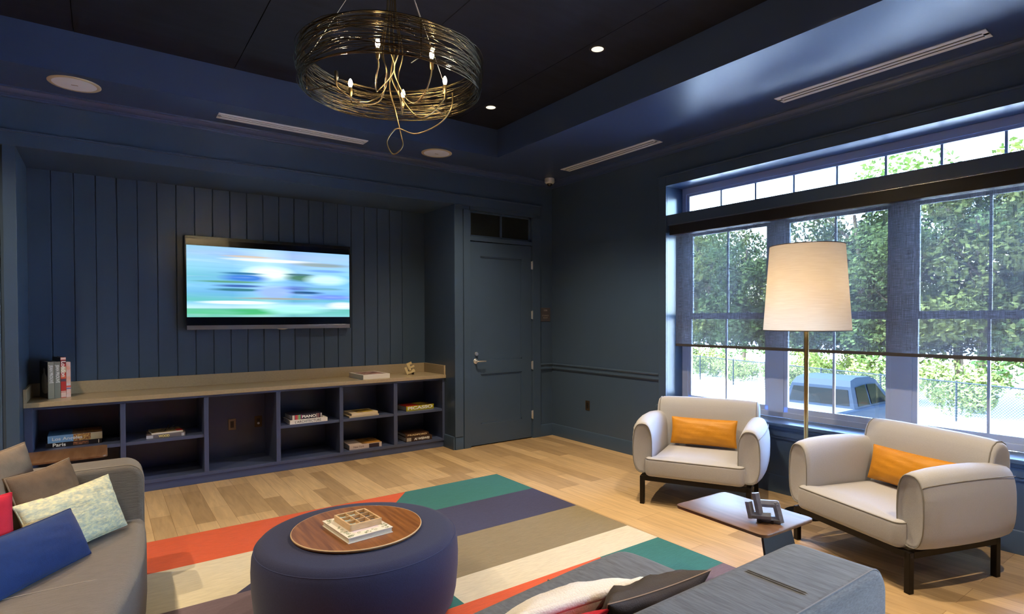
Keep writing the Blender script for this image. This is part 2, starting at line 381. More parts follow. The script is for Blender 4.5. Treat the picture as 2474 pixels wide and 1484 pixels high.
# ------------------------------------------------------------------ the big window
XW = .245
bm = B()     # jamb, sill, casing, apron, bulkhead beam
box(bm, -.022, 0, WY1-.0, WY1+.098, WZ0-.02, WZ1+.095, .003); box(bm, -.022, 0, WY0-.098, WY0, WZ0-.02, WZ1+.095, .003)
box(bm, -.022, 0, WY0, WY1, WZ1, WZ1+.095, .003); box(bm, -.030, 0, WY0-.11, WY1+.11, WZ1+.095, WZ1+.108, .002)
struct('trim_6', bm, NAVY)
struct('trim_7', box(B(), -.004, XW, WY0, WY1, 2.490, 2.594, .003), NAVY)
struct('trim_8', box(B(), -.045, XW, WY0-.12, WY1+.12, WZ0-.016, WZ0+.014, .006), NAVY)
bm = B(); box(bm, -.018, 0, WY0-.09, WY1+.09, WZ0-.105, WZ0-.016, .004); box(bm, -.028, 0, WY0-.10, WY1+.10, WZ0-.042, WZ0-.016, .004)
box(bm, -.012, 0, WY0-.09, WY1+.09, WZ0-.125, WZ0-.105, .003)
struct('trim_9', bm, NAVY)
w1 = thing('window_1', 'wide triple window with white frames behind the roller shade', 'window', (XW, -3.49, WZ0)); tag(w1, kind='structure')
def wy(y): return y+3.49
def wz(z): return z-WZ0
bm = B(); fy0, fy1 = wy(WY0), wy(WY1)
for y0, y1 in ((fy0, fy0+.075), (fy1-.075, fy1), (wy(-3.035), wy(-2.885)), (wy(-4.065), wy(-3.915))): box(bm, .0, .055, y0, y1, wz(.615), wz(2.50), .003)
box(bm, 0, .055, fy0, fy1, wz(.614), wz(.665), .004); box(bm, 0, .055, fy0, fy1, wz(2.42), wz(2.495), .003)
obj('window_frame', bm, WHITEP, w1)
for i, (a, c) in enumerate(((WY1-.075, -2.885), (-3.035, -3.915), (-4.065, WY0+.075))):
    a, c = wy(a), wy(c)
    up = B(); box(up, .03, .052, c, a, wz(1.52), wz(1.575)); box(up, .03, .052, c, a, wz(2.385), wz(2.42)); box(up, .03, .052, c, c+.036, wz(1.52), wz(2.42)); box(up, .03, .052, a-.036, a, wz(1.52), wz(2.42)); box(up, .034, .048, (a+c)/2-.009, (a+c)/2+.009, wz(1.57), wz(2.39))
    us = obj('upper_sash', up, WHITEP, w1); obj('pane', box(B(), .040, .043, c+.03, a-.03, wz(1.56), wz(2.40)), GL, us)
    lo = B(); box(lo, .006, .03, c, a, wz(1.515), wz(1.565)); box(lo, .006, .03, c, a, wz(.665), wz(.712)); box(lo, .006, .03, c, c+.036, wz(.665), wz(1.56)); box(lo, .006, .03, a-.036, a, wz(.665), wz(1.56)); box(lo, .010, .026, (a+c)/2-.009, (a+c)/2+.009, wz(.70), wz(1.53))
    ls = obj('lower_sash', lo, WHITEP, w1); obj('pane', box(B(), .017, .020, c+.03, a-.03, wz(.70), wz(1.53)), GL, ls)
    for s in (-.26, .26):
        k = B(); box(k, -.012, .006, (a+c)/2+s-.03, (a+c)/2+s+.03, wz(1.565), wz(1.577), .003); box(k, -.01, .0, (a+c)/2+s-.006, (a+c)/2+s+.03, wz(1.577), wz(1.585), .002)
        obj('sash_lock', k, WHITEP, ls)
w3 = thing('window_3', 'long narrow eight-pane transom window above the shade', 'window', (XW, -3.49, 2.60)); tag(w3, kind='structure')
bm = B()
box(bm, 0, .055, fy0, fy1, -.006, .010); box(bm, 0, .055, fy0, fy1, .230, .295, .003); box(bm, 0, .055, fy0, fy0+.05, 0, .295, .003); box(bm, 0, .055, fy1-.05, fy1, 0, .295, .003)
box(bm, .012, .05, fy0+.05, fy1-.05, .205, .232, .003); box(bm, .012, .05, fy0+.05, fy0+.085, 0, .23); box(bm, .012, .05, fy1-.085, fy1-.05, 0, .23)
for k in range(1, 8):
    y = fy1-.085-(fy1-fy0-.17)*k/8; box(bm, .022, .040, y-.009, y+.009, 0, .21)
obj('window_frame', bm, WHITEP, w3); obj('pane', box(B(), .030, .033, fy0+.08, fy1-.08, .005, .21), GL, w3)

def copy_tree(o, parent=None):
    c = o.copy(); COL.objects.link(c); c.parent = parent
    for ch in [q for q in bpy.data.objects if q.parent == o]: copy_tree(ch, c)
    return c
for src, nm, lb in ((w1, 'window_4', 'second triple window beyond the right edge of the frame'), (w3, 'window_5', 'transom over the second triple window beyond the frame')):
    c = copy_tree(src); c.name = nm; c.location.y += W2; c['label'] = lb
struct('trim_10', box(box(B(), -.004, XW, WY0+W2, WY1+W2, 2.490, 2.594, .003), -.045, XW, WY0+W2-.12, WY1+W2+.12, WZ0-.016, WZ0+.014, .006), NAVY)

# roller shade
SH = bpy.data.materials.new('solar_screen_fabric'); SH.use_nodes = True; n = SH.node_tree; n.nodes.clear()
tc = n.nodes.new('ShaderNodeTexCoord'); mp = n.nodes.new('ShaderNodeMapping'); mp.inputs['Scale'].default_value = (1, 260, 9); n.links.new(tc.outputs['Object'], mp.inputs[0])
no = n.nodes.new('ShaderNodeTexNoise'); no.inputs['Scale'].default_value = 1; no.inputs['Detail'].default_value = 2; n.links.new(mp.outputs[0], no.inputs[0])
mp2 = n.nodes.new('ShaderNodeMapping'); mp2.inputs['Scale'].default_value = (1, 12, 220); n.links.new(tc.outputs['Object'], mp2.inputs[0])
no2 = n.nodes.new('ShaderNodeTexNoise'); no2.inputs['Scale'].default_value = 1; n.links.new(mp2.outputs[0], no2.inputs[0])
ad = n.nodes.new('ShaderNodeMath'); ad.operation = 'ADD'; n.links.new(no.outputs[0], ad.inputs[0]); n.links.new(no2.outputs[0], ad.inputs[1])
rp = n.nodes.new('ShaderNodeMapRange'); rp.inputs[1].default_value = .75; rp.inputs[2].default_value = 1.25; rp.inputs[3].default_value = .20; rp.inputs[4].default_value = .48
n.links.new(ad.outputs[0], rp.inputs[0])
cc = n.nodes.new('ShaderNodeCombineColor')
for i in range(3): n.links.new(rp.outputs[0], cc.inputs[i])
t1 = n.nodes.new('ShaderNodeBsdfTransparent'); n.links.new(cc.outputs[0], t1.inputs[0])
d1 = n.nodes.new('ShaderNodeBsdfDiffuse'); d1.inputs[0].default_value = (.045, .045, .052, 1)
tl = n.nodes.new('ShaderNodeBsdfTranslucent'); tl.inputs[0].default_value = (.02, .021, .025, 1); adt = n.nodes.new('ShaderNodeAddShader'); n.links.new(d1.outputs[0], adt.inputs[0]); n.links.new(tl.outputs[0], adt.inputs[1]); d1 = adt
ad2 = n.nodes.new('ShaderNodeAddShader'); oo = n.nodes.new('ShaderNodeOutputMaterial')
n.links.new(t1.outputs[0], ad2.inputs[0]); n.links.new(d1.outputs[0], ad2.inputs[1]); n.links.new(ad2.outputs[0], oo.inputs[0])
rs = thing('roller_shade', 'wide dark sheer roller shade half lowered over the triple window', 'window shade', (.05, -3.49, 2.487))
obj('cassette', box(B(), -.048, .062, wy(-5.052), wy(-1.925), -.102, 0, .006), mat('dark_bronze_cassette', (.020, .018, .018), .35, spec=.5), rs)
obj('cassette_highlight', box(B(), -.050, -.047, wy(-5.052), wy(-1.925), -.006, 0), mat('silver_highlight', (.8, .82, .85), .2, metal=1), rs)  # bright strip drawn in for the highlight along the cassette's top edge
obj('shade_fabric', box(B(), -.001, .001, wy(-5.00), wy(-1.975), 1.262-2.487, -.101), SH, rs)
obj('hem_bar', box(B(), -.005, .005, wy(-5.00), wy(-1.975), 1.236-2.487, 1.262-2.487, .002), mat('hem_fabric', (.05, .047, .047), .8), rs)

# ------------------------------------------------------------------ ceiling fittings
def downlight(x, y):
    t = thing('recessed_downlight', '', 'ceiling light', (x, y, ZT), group='recessed downlights in the dark tray ceiling')
    bm = B(); lathe(bm, [(.047, .0), (.047, -.004), (.062, -.004), (.064, -.001), (.064, 0)], 32, cap=False)
    pass
    obj('trim_ring', bm, mat('dark_trim', (.03, .025, .025), .4), t, smooth=40)
    bm = B(); lathe(bm, [(.0465, -.003), (.0465, -.0015), (.0, -.0015)], 32, cap=False); lathe(bm, [(.0, -.003), (.0465, -.003)], 32, cap=False)
    tag(obj('lens', bm, LENS, t), 'lit frosted lens')
    l = bpy.data.lights.new('spot', 'SPOT'); l.energy = CAN_W; l.color = WARM; l.spot_size = math.radians(116); l.spot_blend = 1; l.shadow_soft_size = .03
    lo = bpy.data.objects.new('lamp_light', l); COL.objects.link(lo); lo.parent = t; lo.location = (0, 0, -.012)
    return t
LENS = emit('lit_lens', (1, .88, .66), .62)
for x, y, lb in ((-1.675, -1.127, 'small round lit downlight nearest the far corner of the tray ceiling'), (-1.675, -2.622, 'small round lit downlight to the right of the wire chandelier'),
                 (-1.675, -4.12, 'small round lit downlight above the armchairs beyond the frame'), (-1.675, -5.62, 'small round lit downlight nearest the camera on the window side'),
                 (-5.75, -1.127, 'added unseen downlight above the left sofa by the bookcase wall'), (-5.75, -2.622, 'added unseen downlight above the left sofa beyond the frame'),  # left row and rear downlight are out of view, added to light the room
                 (-5.75, -4.12, 'added unseen downlight on the left side of the tray beyond the frame'), (-3.7, -7.2, 'added unseen downlight behind the camera in the middle')):
    tag(downlight(x, y), lb)

def vent(cx, cy, ln, along, label):
    t = thing('air_vent', label, 'air vent', (cx, cy, ZC), 0 if along == 'x' else math.pi/2, 'linear slot diffusers in the soffit')
    bm = B(); h = ln/2; wv = .072
    box(bm, -h, h, -wv, -.034, -.006, 0, .001); box(bm, -h, h, .034, wv, -.006, 0, .001); box(bm, -h, h, -.014, .014, -.006, 0, .001); box(bm, -h, -h+.03, -.034, .034, -.006, 0); box(bm, h-.03, h, -.034, .034, -.006, 0)
    obj('frame', bm, BEIGEM, t)
    obj('slot', box(B(), -h+.03, h-.03, -.034, -.014, -.002, -.0005), DARKSLOT, t); obj('slot', box(B(), -h+.03, h-.03, .014, .034, -.002, -.0005), DARKSLOT, t)
vent(-3.266, -.292, 1.308, 'x', 'long white slot vent in the soffit above the television')
vent(-.33, -3.995, 1.365, 'y', 'long white slot vent in the soffit over the window')
vent(-.31, -1.335, 1.41, 'y', 'white slot vent in the soffit near the dome camera')
def speaker(x, y, label):
    t = thing('ceiling_speaker', label, 'speaker', (x, y, ZC), group='round in-ceiling speakers')
    bm = B(); lathe(bm, [(.135, 0), (.135, -.006), (.156, -.006), (.161, -.002), (.161, 0)], 48, cap=False); obj('rim', bm, mat('speaker_rim', lin((196, 186, 160)), .5), t, smooth=40)
    bm = B(); lathe(bm, [(.135, -.005), (.09, -.008), (.04, -.0095), (.0, -.0095)], 48, cap=False); obj('grille', bm, BEIGEM, t, smooth=60)
    obj('badge', box(B(), -.02, .02, -.003, .003, -.0115, -.009), mat('badge_grey', (.25, .23, .2), .5), t)
speaker(-4.878, -.395, 'round white ceiling speaker at the far left of the soffit')
speaker(-1.869, -.372, 'round white ceiling speaker right of the long vent near the corner')
t = thing('security_camera', 'small white dome security camera in the corner of the ceiling', 'security camera', (-.20, -.20, ZC))
bm = B(); lathe(bm, [(.0, 0), (.060, 0), (.062, -.008), (.062, -.048), (.050, -.062), (.034, -.066), (.0, -.066)][::-1], 32, cap=False); obj('housing', bm, WHITE, t, smooth=35)
bm = B(); lathe(bm, [(.036, -.062), (.034, -.078), (.022, -.092), (.0, -.097)], 24, cap=False); obj('dome_lens', bm, mat('smoked_dome', (.02, .02, .02), .08, spec=.8), t, smooth=60)
# ------------------------------------------------------------------ armchairs
def sq(c, hx, z0, z1, y, p=2.7, n=28, zb=.5):
    """a soft upright oval section in the plane y"""
    pts = []; zm = z0+(z1-z0)*zb
    for k in range(n):
        a = 2*math.pi*k/n; ca, sa = math.cos(a), math.sin(a)
        hz = (z1-zm) if sa > 0 else (zm-z0)
        pts.append((c+hx*math.copysign(abs(ca)**(2/p), ca), y, zm+hz*math.copysign(abs(sa)**(2/p), sa)))
    return pts
def armchair(label, loc, rz, cl, cs, csl):
    t = thing('armchair', label, 'armchair', loc, rz)
    bm = B(); h = .0175
    for y in (-.34, .34): box(bm, -.41, .41, y-h, y+h, .197, .232)
    for x in (-.41, .41): box(bm, x-h, x+h, -.34+h, .34-h, .197, .232)
    obj('frame', bm, BLKMET, t)
    for x in (-.41, .41):
        for y in (-.34, .34): obj('leg', box(B(), x-h, x+h, y-h, y+h, 0, .231, .003), BLKMET, t)
    arcs = [(-.335-.05*math.cos(k*math.pi/10), -.335-.05*math.sin(k*math.pi/10)) for k in range(6)]+[(.335+.05*math.sin(k*math.pi/10), -.335-.05*math.cos(k*math.pi/10)) for k in range(6)]
    res = arcs+[(.385, -.30), (.345, -.275), (.33, -.25), (.325, .26), (-.325, .26), (-.33, -.25), (-.345, -.275), (-.385, -.30)]
    bm = B(); soft(bm, res, .236, .388, .026, .03, 4, crown=.022)
    st = obj('seat', bm, CREAM, t, smooth=50)
    path = [(-.378, -.29, .378)]+[(x, y, .380) for x, y in offs(res, .004)[:12]]+[(.378, -.29, .378)]
    obj('piping', tube(B(), path, .0035, 6), PIPEC, st, smooth=80)
    for s in (-1, 1):
        prof = [(-.325, .407, .052, .300, .600), (-.332, .409, .066, .272, .632), (-.335, .412, .078, .256, .655)]
        ring0 = [sq(s*c, hx, z0, z1, y) for y, c, hx, z0, z1 in prof]
        rest = [(-.328, .413, .083, .250, .664), (-.30, .418, .088, .247, .673), (-.20, .428, .096, .245, .687), (-.05, .434, .101, .245, .694), (.12, .434, .100, .245, .692), (.28, .426, .092, .246, .678), (.37, .418, .083, .250, .660), (.405, .412, .068, .262, .635), (.415, .41, .05, .30, .60)]
        rings = ring0+[sq(s*c, hx, z0, z1, y) for y, c, hx, z0, z1 in rest]
        bm = B(); loft(bm, rings); ar = obj('armrest', bm, CREAM, t, smooth=60)
        obj('piping', tube(B(), [Vector(q)+Vector((0, -.003, 0)) for q in sq(s*.412, .079, .255, .656, -.334)], .0036, 6, True), PIPEC, ar, smooth=80)
        allr = [sq(s*c, hx+.002, z0-.002, z1+.002, y) for y, c, hx, z0, z1 in prof[2:]+[(-.328, .413, .083, .250, .664), (-.30, .418, .088, .247, .673), (-.20, .428, .096, .245, .687), (-.05, .434, .101, .245, .694), (.12, .434, .100, .245, .692), (.28, .428, .094, .246, .684), (.37, .420, .085, .250, .670)]]
        ki = 3 if s > 0 else 11
        obj('piping', tube(B(), [Vector(r_[ki]) for r_ in allr], .003, 6), PIPEC, ar, smooth=80)
    # backrest, a soft leaning slab with a rounded top, lofted across the width
    def sec(x, k):
        base = [(.225, .27), (.232, .40), (.248, .55), (.268, .68), (.280, .735), (.300, .775), (.335, .800), (.375, .800), (.408, .782), (.428, .745), (.434, .68), (.430, .55), (.420, .40), (.405, .27), (.39, .252), (.25, .252)]
        cy, cz = .33, .53
        return [(x, cy+(y-cy)*k, cz+(z-cz)*(1-(1-k)*.75)) for y, z in base]
    xs = [(-.418, .40), (-.432, .66), (-.436, .80), (-.432, .89), (-.420, .95), (-.395, .99), (-.35, 1.01), (-.2, 1.03), (0, 1.035), (.2, 1.03), (.35, 1.01), (.395, .99), (.420, .95), (.432, .89), (.436, .80), (.432, .66), (.418, .40)]
    bm = B(); loft(bm, [sec(x, k) for x, k in xs]); bk = obj('backrest', bm, CREAM, t, smooth=60)
    for s in (-1, 1):
        obj('piping', tube(B(), [Vector(q) for q in sec(s*.414, .978)], .0036, 6, True), PIPEC, bk, smooth=80)
    M = Matrix.Translation(loc) @ Matrix.Rotation(rz, 4, 'Z')
    def P(x, y, z): return tuple(M @ Vector((x, y, z)))
    x0, x1 = cl
    yb, yt_ = .16, .215
    cushion('lumbar_cushion', csl, ORNGC, P(x0+.005, yt_+cs, .640), P(x1-.005, yt_-cs, .640), P(x1, yb-cs, .418), P(x0, yb+cs, .418), .13, seed=int(x1*100), wr=.004, pull=.04)
    return t
armchair('cream upholstered armchair facing the camera, on the left of the floor lamp', (-.677, -2.824, 0), math.radians(-63), (-.29, .27), 0, 'ochre leather lumbar cushion on the armchair left of the floor lamp')
armchair('cream upholstered armchair seen from its side, right of the floor lamp', (-.705, -4.278, 0), math.radians(-108.85), (-.30, .28), 0, 'ochre leather lumbar cushion half hidden behind the armrest of the right armchair')

# ------------------------------------------------------------------ sofas
def leg_pair(t, pts):
    for x, y in pts: obj('leg', box(B(), x-.025, x+.025, y-.025, y+.025, 0, .11), BLKMET, t)
t = thing('sofa', 'grey woven sofa in the foreground seen over its back', 'sofa', (-3.75, -4.45, 0))
ox, oy = 3.75, 4.45
bm = B()
out = [(-5.0, -4.75), (-2.70, -4.75)]+[(-2.688, -4.55), (-2.682, -4.25), (-2.69, -4.03), (-2.70, -3.955), (-2.72, -3.91), (-2.76, -3.885), (-2.84, -3.882), (-3.0, -3.893), (-3.3, -3.925), (-3.65, -3.965), (-4.0, -4.01), (-4.5, -4.09), (-5.0, -4.2)]
soft(bm, [(x+ox, y+oy) for x, y in out], .10, .42, .045, .02, 5, crown=.008)
obj('seat', bm, GREYF, t, smooth=50)
obj('seam', tube(B(), [(-3.22+ox, -4.72+oy, .424), (-3.22+ox, -4.2+oy, .428), (-3.22+ox, -3.94+oy, .418), (-3.22+ox, -3.915+oy, .36), (-3.22+ox, -3.915+oy, .14)], .0022, 5), GREYP, t)
bm = B()
bo = rrect(-5.0+ox, -2.685+ox, .10, .725, [.03, .085, .085, .03], 7)
soft(bm, [(x, z) for x, z in bo], -5.045+oy, -4.725+oy, .055, .03, 5, plane='xz')
obj('backrest', bm, GREYF, t, smooth=50)
ed = [(x, z) for x, z in offs(bo, .0015)]; ed = [q for q in ed[1:] if q[1] > .12]
rt_ = [q for q in ed if q[0] > 0]; rt_.sort(key=lambda q: q[1])
obj('seam', tube(B(), [(q[0], -5.028+oy, q[1]) for q in [(rt_[0][0], .13)]+rt_]+[(-5.0+ox, -5.028+oy, .7235)], .0026, 5), GREYP, t)
for d in (0, .012): obj('seam', tube(B(), [(-3.10+ox+d, -4.735+oy, .66), (-3.10+ox+d, -4.765+oy, .715), (-3.10+ox+d, -4.80+oy, .7265), (-3.10+ox+d, -4.98+oy, .7265), (-3.10+ox+d, -5.02+oy, .715), (-3.10+ox+d, -5.0465+oy, .67), (-3.10+ox+d, -5.0465+oy, .2)], .0020, 5), GREYP, t)
leg_pair(t, [(-2.80+ox, -4.05+oy), (-2.80+ox, -4.9+oy), (-4.85+ox, -4.3+oy), (-4.85+ox, -4.9+oy)])

t = thing('sofa', 'taupe grey corner sofa at the left edge with cushions', 'sofa', (-5.1, -3.0, 0)); ox, oy = 5.1, 3.0
bm = B()
out = [(-5.35, -4.4), (-5.0, -4.3), (-4.84, -3.75), (-4.73, -3.30), (-4.665, -3.02), (-4.615, -2.80), (-4.578, -2.55), (-4.560, -2.30), (-4.553, -2.10), (-4.552, -1.95), (-5.35, -1.95)]
soft(bm, [(x+ox, y+oy) for x, y in out], .10, .42, .05, .03, 6, crown=.006)
obj('seat', bm, SEATF, t, smooth=50)
bm = B(); bo = rrect(-5.55+ox, -4.550+ox, .10, .725, [.03, .09, .06, .03], 7)
soft(bm, bo, -1.975+oy, -1.715+oy, .05, .035, 5, plane='xz')
obj('armrest', bm, SEATF, t, smooth=50)
rt_ = [q for q in offs(bo, .003) if q[0] > 0 and q[1] > .12]; rt_.sort(key=lambda q: q[1])
obj('seam', tube(B(), [(q[0], -1.957+oy, q[1]) for q in [(rt_[0][0], .43)]+rt_]+[(-5.3+ox, -1.957+oy, .722)], .0024, 5), mat('taupe_thread', lin((150, 140, 130)), .8), t)
obj('seam', tube(B(), [(-5.3+ox, -2.80+oy, .427), (-4.8+ox, -2.80+oy, .427), (-4.665+ox, -2.80+oy, .416), (-4.625+ox, -2.80+oy, .38)], .0022, 5), mat('taupe_thread', lin((150, 140, 130)), .8), t)
bm = B(); soft(bm, rrect(-1.975+3.0-2.42, -1.72+3.0, .10, .725, .06, 6), -5.58+ox, -5.30+ox, .05, .03, 5, plane='yz')
obj('backrest', bm, SEATF, t, smooth=50)
leg_pair(t, [(-4.66+ox, -2.1+oy), (-5.45+ox, -1.85+oy), (-4.95+ox, -3.9+oy), (-5.45+ox, -4.2+oy)])

# cushions on the left sofa
cushion('cushion', 'taupe back cushion standing at the left edge in the corner of the left sofa', TAUPEC, (-5.235, -2.50, .93), (-5.050, -2.035, .910), (-4.985, -2.07, .450), (-5.17, -2.56, .450), .13, 3, pull=.03)
cushion('cushion', 'brown linen cushion with light piping leaning on the arm of the left sofa', BROWNC, (-5.079, -2.355, .812), (-4.868, -2.060, .822), (-4.79, -2.16, .44), (-5.01, -2.46, .44), .13, 5, piping=TAUPEC)
cushion('lumbar_cushion', 'cream and pale green boucle lumbar cushion on the left sofa', BOUCLE, (-5.052, -2.455, .700), (-4.715, -2.055, .705), (-4.640, -2.125, .435), (-4.985, -2.535, .440), .13, 9, wr=.007)
cushion('cushion', 'red pink cushion at the very left edge of the left sofa', PINKC, (-5.33, -2.66, .80), (-5.085, -2.53, .775), (-5.000, -2.58, .45), (-5.25, -2.72, .45), .10, 12)
cushion('lumbar_cushion', 'blue felt lumbar cushion at the front of the left sofa', BLUEC, (-5.165, -2.775, .640), (-4.862, -2.375, .635), (-4.790, -2.440, .425), (-5.095, -2.845, .430), .13, 15, wr=.003, pull=.03)
# cushions on the near sofa
cushion('cushion', 'dark charcoal cushion with light piping against the back of the near sofa', CHARC, (-3.045, -4.60, .645), (-3.50, -4.61, .665), (-3.50, -4.42, .43), (-3.03, -4.50, .44), .16, 21, pull=.13, piping=mat('pale_piping', lin((150, 128, 112)), .7), wr=.017, pr=.0025)
cushion('cushion', 'fluffy white fleece cushion on the near sofa', FLUFF, (-3.235, -4.46, .600), (-3.76, -4.455, .635), (-3.70, -4.20, .44), (-3.21, -4.25, .44), .14, 25, wr=.004, pull=.02, pr=.017)
cushion('cushion', 'ribbed red cushion just showing behind the fluffy white cushion', PINKC, (-3.485, -4.57, .640), (-3.90, -4.58, .620), (-3.95, -4.40, .43), (-3.48, -4.42, .43), .10, 27)

fl = [q for q in bpy.data.objects if q.get('label') == 'fluffy white fleece cushion on the near sofa'][0]; cv = [q for q in fl.children if q.name.startswith('cover')][0]
bm = B(); rr = random.Random(3); F = list(cv.data.polygons); V = cv.data.vertices
for _ in range(7000):
    f = rr.choice(F); a, b_, c_ = [V[i].co for i in f.vertices[:3]]; u_, v_ = rr.random(), rr.random()
    q = a+(b_-a)*u_+(V[f.vertices[-1]].co-a)*v_; n_ = f.normal; l = rr.uniform(.006, .012); tg = n_.orthogonal().normalized()*.0009; lean = Vector((rr.gauss(0, .5), rr.gauss(0, .5), rr.gauss(0, .5)))
    tip = q+(n_+lean*.6)*l; vs = [bm.verts.new(x) for x in (q-tg, q+tg, tip)]; bm.faces.new(vs)
tag(obj('fleece_pile', bm, FLUFF, fl), kind='stuff')
# ------------------------------------------------------------------ rug
def stripe_mat(nm, c): return mat(nm, lin(c), .95, bump=.9, bscale=55, stretch=(.6, 5, 1), var=.14, vscale=22, sheen=.1)
RC = [stripe_mat('rug_teal', (38, 108, 104)), stripe_mat('rug_orange', (206, 84, 34)), stripe_mat('rug_navy', (52, 52, 84)), stripe_mat('rug_cream', (208, 200, 178)),
      stripe_mat('rug_taupe', (132, 120, 92)), stripe_mat('rug_purple', (108, 92, 106))]
TE, OR, NV, CRM, TP, PU = range(6)
XA, XB = -5.7, -1.66
rows = [(-1.18, -1.765, [(OR, XA, XA, -2.615, -3.10), (TE, -2.615, -3.10, XB, XB)]),
        (-1.765, -2.35, [(CRM, XA, XA, -3.57, -4.155), (NV, -3.57, -4.155, XB, XB)]),
        (-2.35, -2.915, [(PU, XA, XA, -3.55, -4.10), (TP, -3.55, -4.10, XB, XB)]),
        (-2.915, -3.20, [(TE, XA, XA, -3.20, -3.20), (CRM, -3.20, -3.20, XB, XB)]),
        (-3.20, -3.72, [(OR, XA, XA, -2.21, -2.21), (TE, -2.21, -2.21, XB, XB)]),
        (-3.72, -3.90, [(PU, XA, XA, XB, XB)]), (-3.90, -4.6, [(TE, XA, XA, XB, XB)])]
bm = B()
for ya, yb, cells in rows:
    for c, a0, a1, b0, b1 in cells:
        v = [bm.verts.new(q) for q in ((a0, ya, .012), (a1, yb, .012), (b1, yb, .012), (b0, ya, .012))]
        f = bm.faces.new(v); f.material_index = c
        v = [bm.verts.new((q.co.x, q.co.y, .001)) for q in v]; f = bm.faces.new(v[::-1]); f.material_index = c
for (x0, y0), (x1, y1), c in (((XA, -4.6), (XB, -4.6), TE), ((XB, -4.6), (XB, -1.18), TP), ((XB, -1.18), (XA, -1.18), OR), ((XA, -1.18), (XA, -4.6), OR)):
    pass
me = bpy.data.meshes.new('area_rug'); bm.to_mesh(me); bm.free()
for m in RC: me.materials.append(m)
rug = bpy.data.objects.new('area_rug', me); COL.objects.link(rug); tag(rug, 'large wool rug of teal, orange, navy, cream, taupe and purple stripes', 'rug')
obj('edge_binding', box(box(box(box(B(), XA-.004, XA, -4.604, -1.176, 0, .011), XB, XB+.004, -4.604, -1.176, 0, .011), XA, XB, -4.604, -4.6, 0, .011), XA, XB, -1.18, -1.176, 0, .011), mat('rug_edge', lin((120, 90, 70)), .95), rug)

# ------------------------------------------------------------------ pouf, tray, book and box
PX, PY = -3.66, -2.90
t = thing('pouf', 'large round navy wool pouf in the middle of the rug', 'pouf', (PX, PY, .013))
bm = B(); prof = [(0, 0), (.44, 0), (.475, .012), (.492, .04), (.505, .10), (.514, .20), (.516, .28), (.512, .345), (.503, .375), (.485, .398), (.455, .407), (.3, .411), (0, .413)]
lathe(bm, prof, 96); obj('upholstery', bm, POUFM, t, smooth=60)
obj('seam', tube(B(), [(.5015*math.cos(a), .5015*math.sin(a), .378) for a in [2*math.pi*k/96 for k in range(96)]], .0022, 5, True), mat('navy_thread', lin((52, 60, 100)), .9), t)
t = thing('round_tray', 'round walnut tray lying on the navy pouf', 'tray', (-3.665, -2.897, .4265))
bm = B(); lathe(bm, [(0, 0), (.318, 0), (.325, .003), (.3262, .008), (.3262, .014), (.324, .0165), (.321, .0165), (0, .0165)], 96); obj('tray_top', bm, WALNUT, t, smooth=30)
obj('rim', tube(B(), [(.3245*math.cos(a), .3245*math.sin(a), .0125) for a in [2*math.pi*k/96 for k in range(96)]], .0045, 6, True), mat('tray_edge', lin((206, 176, 140)), .4), t, smooth=80)

def book(name_label, mcov, loc, rz, L, D, T, group, spine=None, size=.02, tm=None, cover_extra=None, upright=False, spine_mat=None, spine_side=True, hard=.003, width=None, bold=.0006, dx=0):
    """closed book lying flat; the spine looks toward local -y. L along x, D deep, T thick"""
    t = thing('book', name_label, 'book', loc, rz, group)
    bm = B(); box(bm, -L/2, L/2, -D/2, D/2, 0, hard); box(bm, -L/2, L/2, -D/2, D/2, T-hard, T)
    ms = [mcov, spine_mat or mcov]
    if spine_side: box(bm, -L/2, L/2, -D/2-.002, -D/2+hard, .0005, T-.0005, mi=1)
    obj('cover', bm, ms, t)
    obj('pages', box(B(), -L/2+.004, L/2-.004, -D/2+.004, D/2-.006, hard, T-hard), PAPER, t)
    if spine: text(spine, size, tm, t, at(dx, -D/2-.0025, T/2), bold=bold, width=width)
    if cover_extra: cover_extra(t, L, D, T)
    return t
LWH = mat('letter_white', lin((240, 238, 232)), .5); LBK = mat('letter_black', lin((30, 28, 30)), .6); LGD = mat('letter_gold', lin((230, 214, 130)), .5)
def patch(t, x0, x1, y0, y1, z, m, nm='cover_picture'): return obj(nm, box(B(), x0, x1, y0, y1, z, z+.0004), m, t)

WCOV = mat('white_cover', lin((236, 232, 226)), .45)
def tic(t, L, D, T):
    rd = random.Random(4); bm = B()
    for k in range(150):
        x, y = rd.uniform(-L/2+.01, L/2-.01), rd.uniform(-D/2+.01, D/2-.01)
        if abs(x) < L/2-.03 and abs(y) < D/2-.04: continue
        r = rd.uniform(.004, .009); tube(bm, [(x+r*math.cos(a*.7), y+r*math.sin(a*.7), T+.0004) for a in range(8)], .0010, 4)
    tag(obj('cover_doodles', bm, mat('doodle_green', lin((120, 140, 110)), .6), t), kind='stuff')
    patch(t, -L/2+.05, L/2-.05, -D/2+.05, D/2-.05, T, mat('pale_lilac', lin((225, 214, 226)), .5))
t = book('white illustrated book with small green doodles lying on the walnut tray', WCOV, (-3.686, -2.944, .4435), math.radians(4.8), .236, .322, .0275, None, cover_extra=tic, spine_side=False)
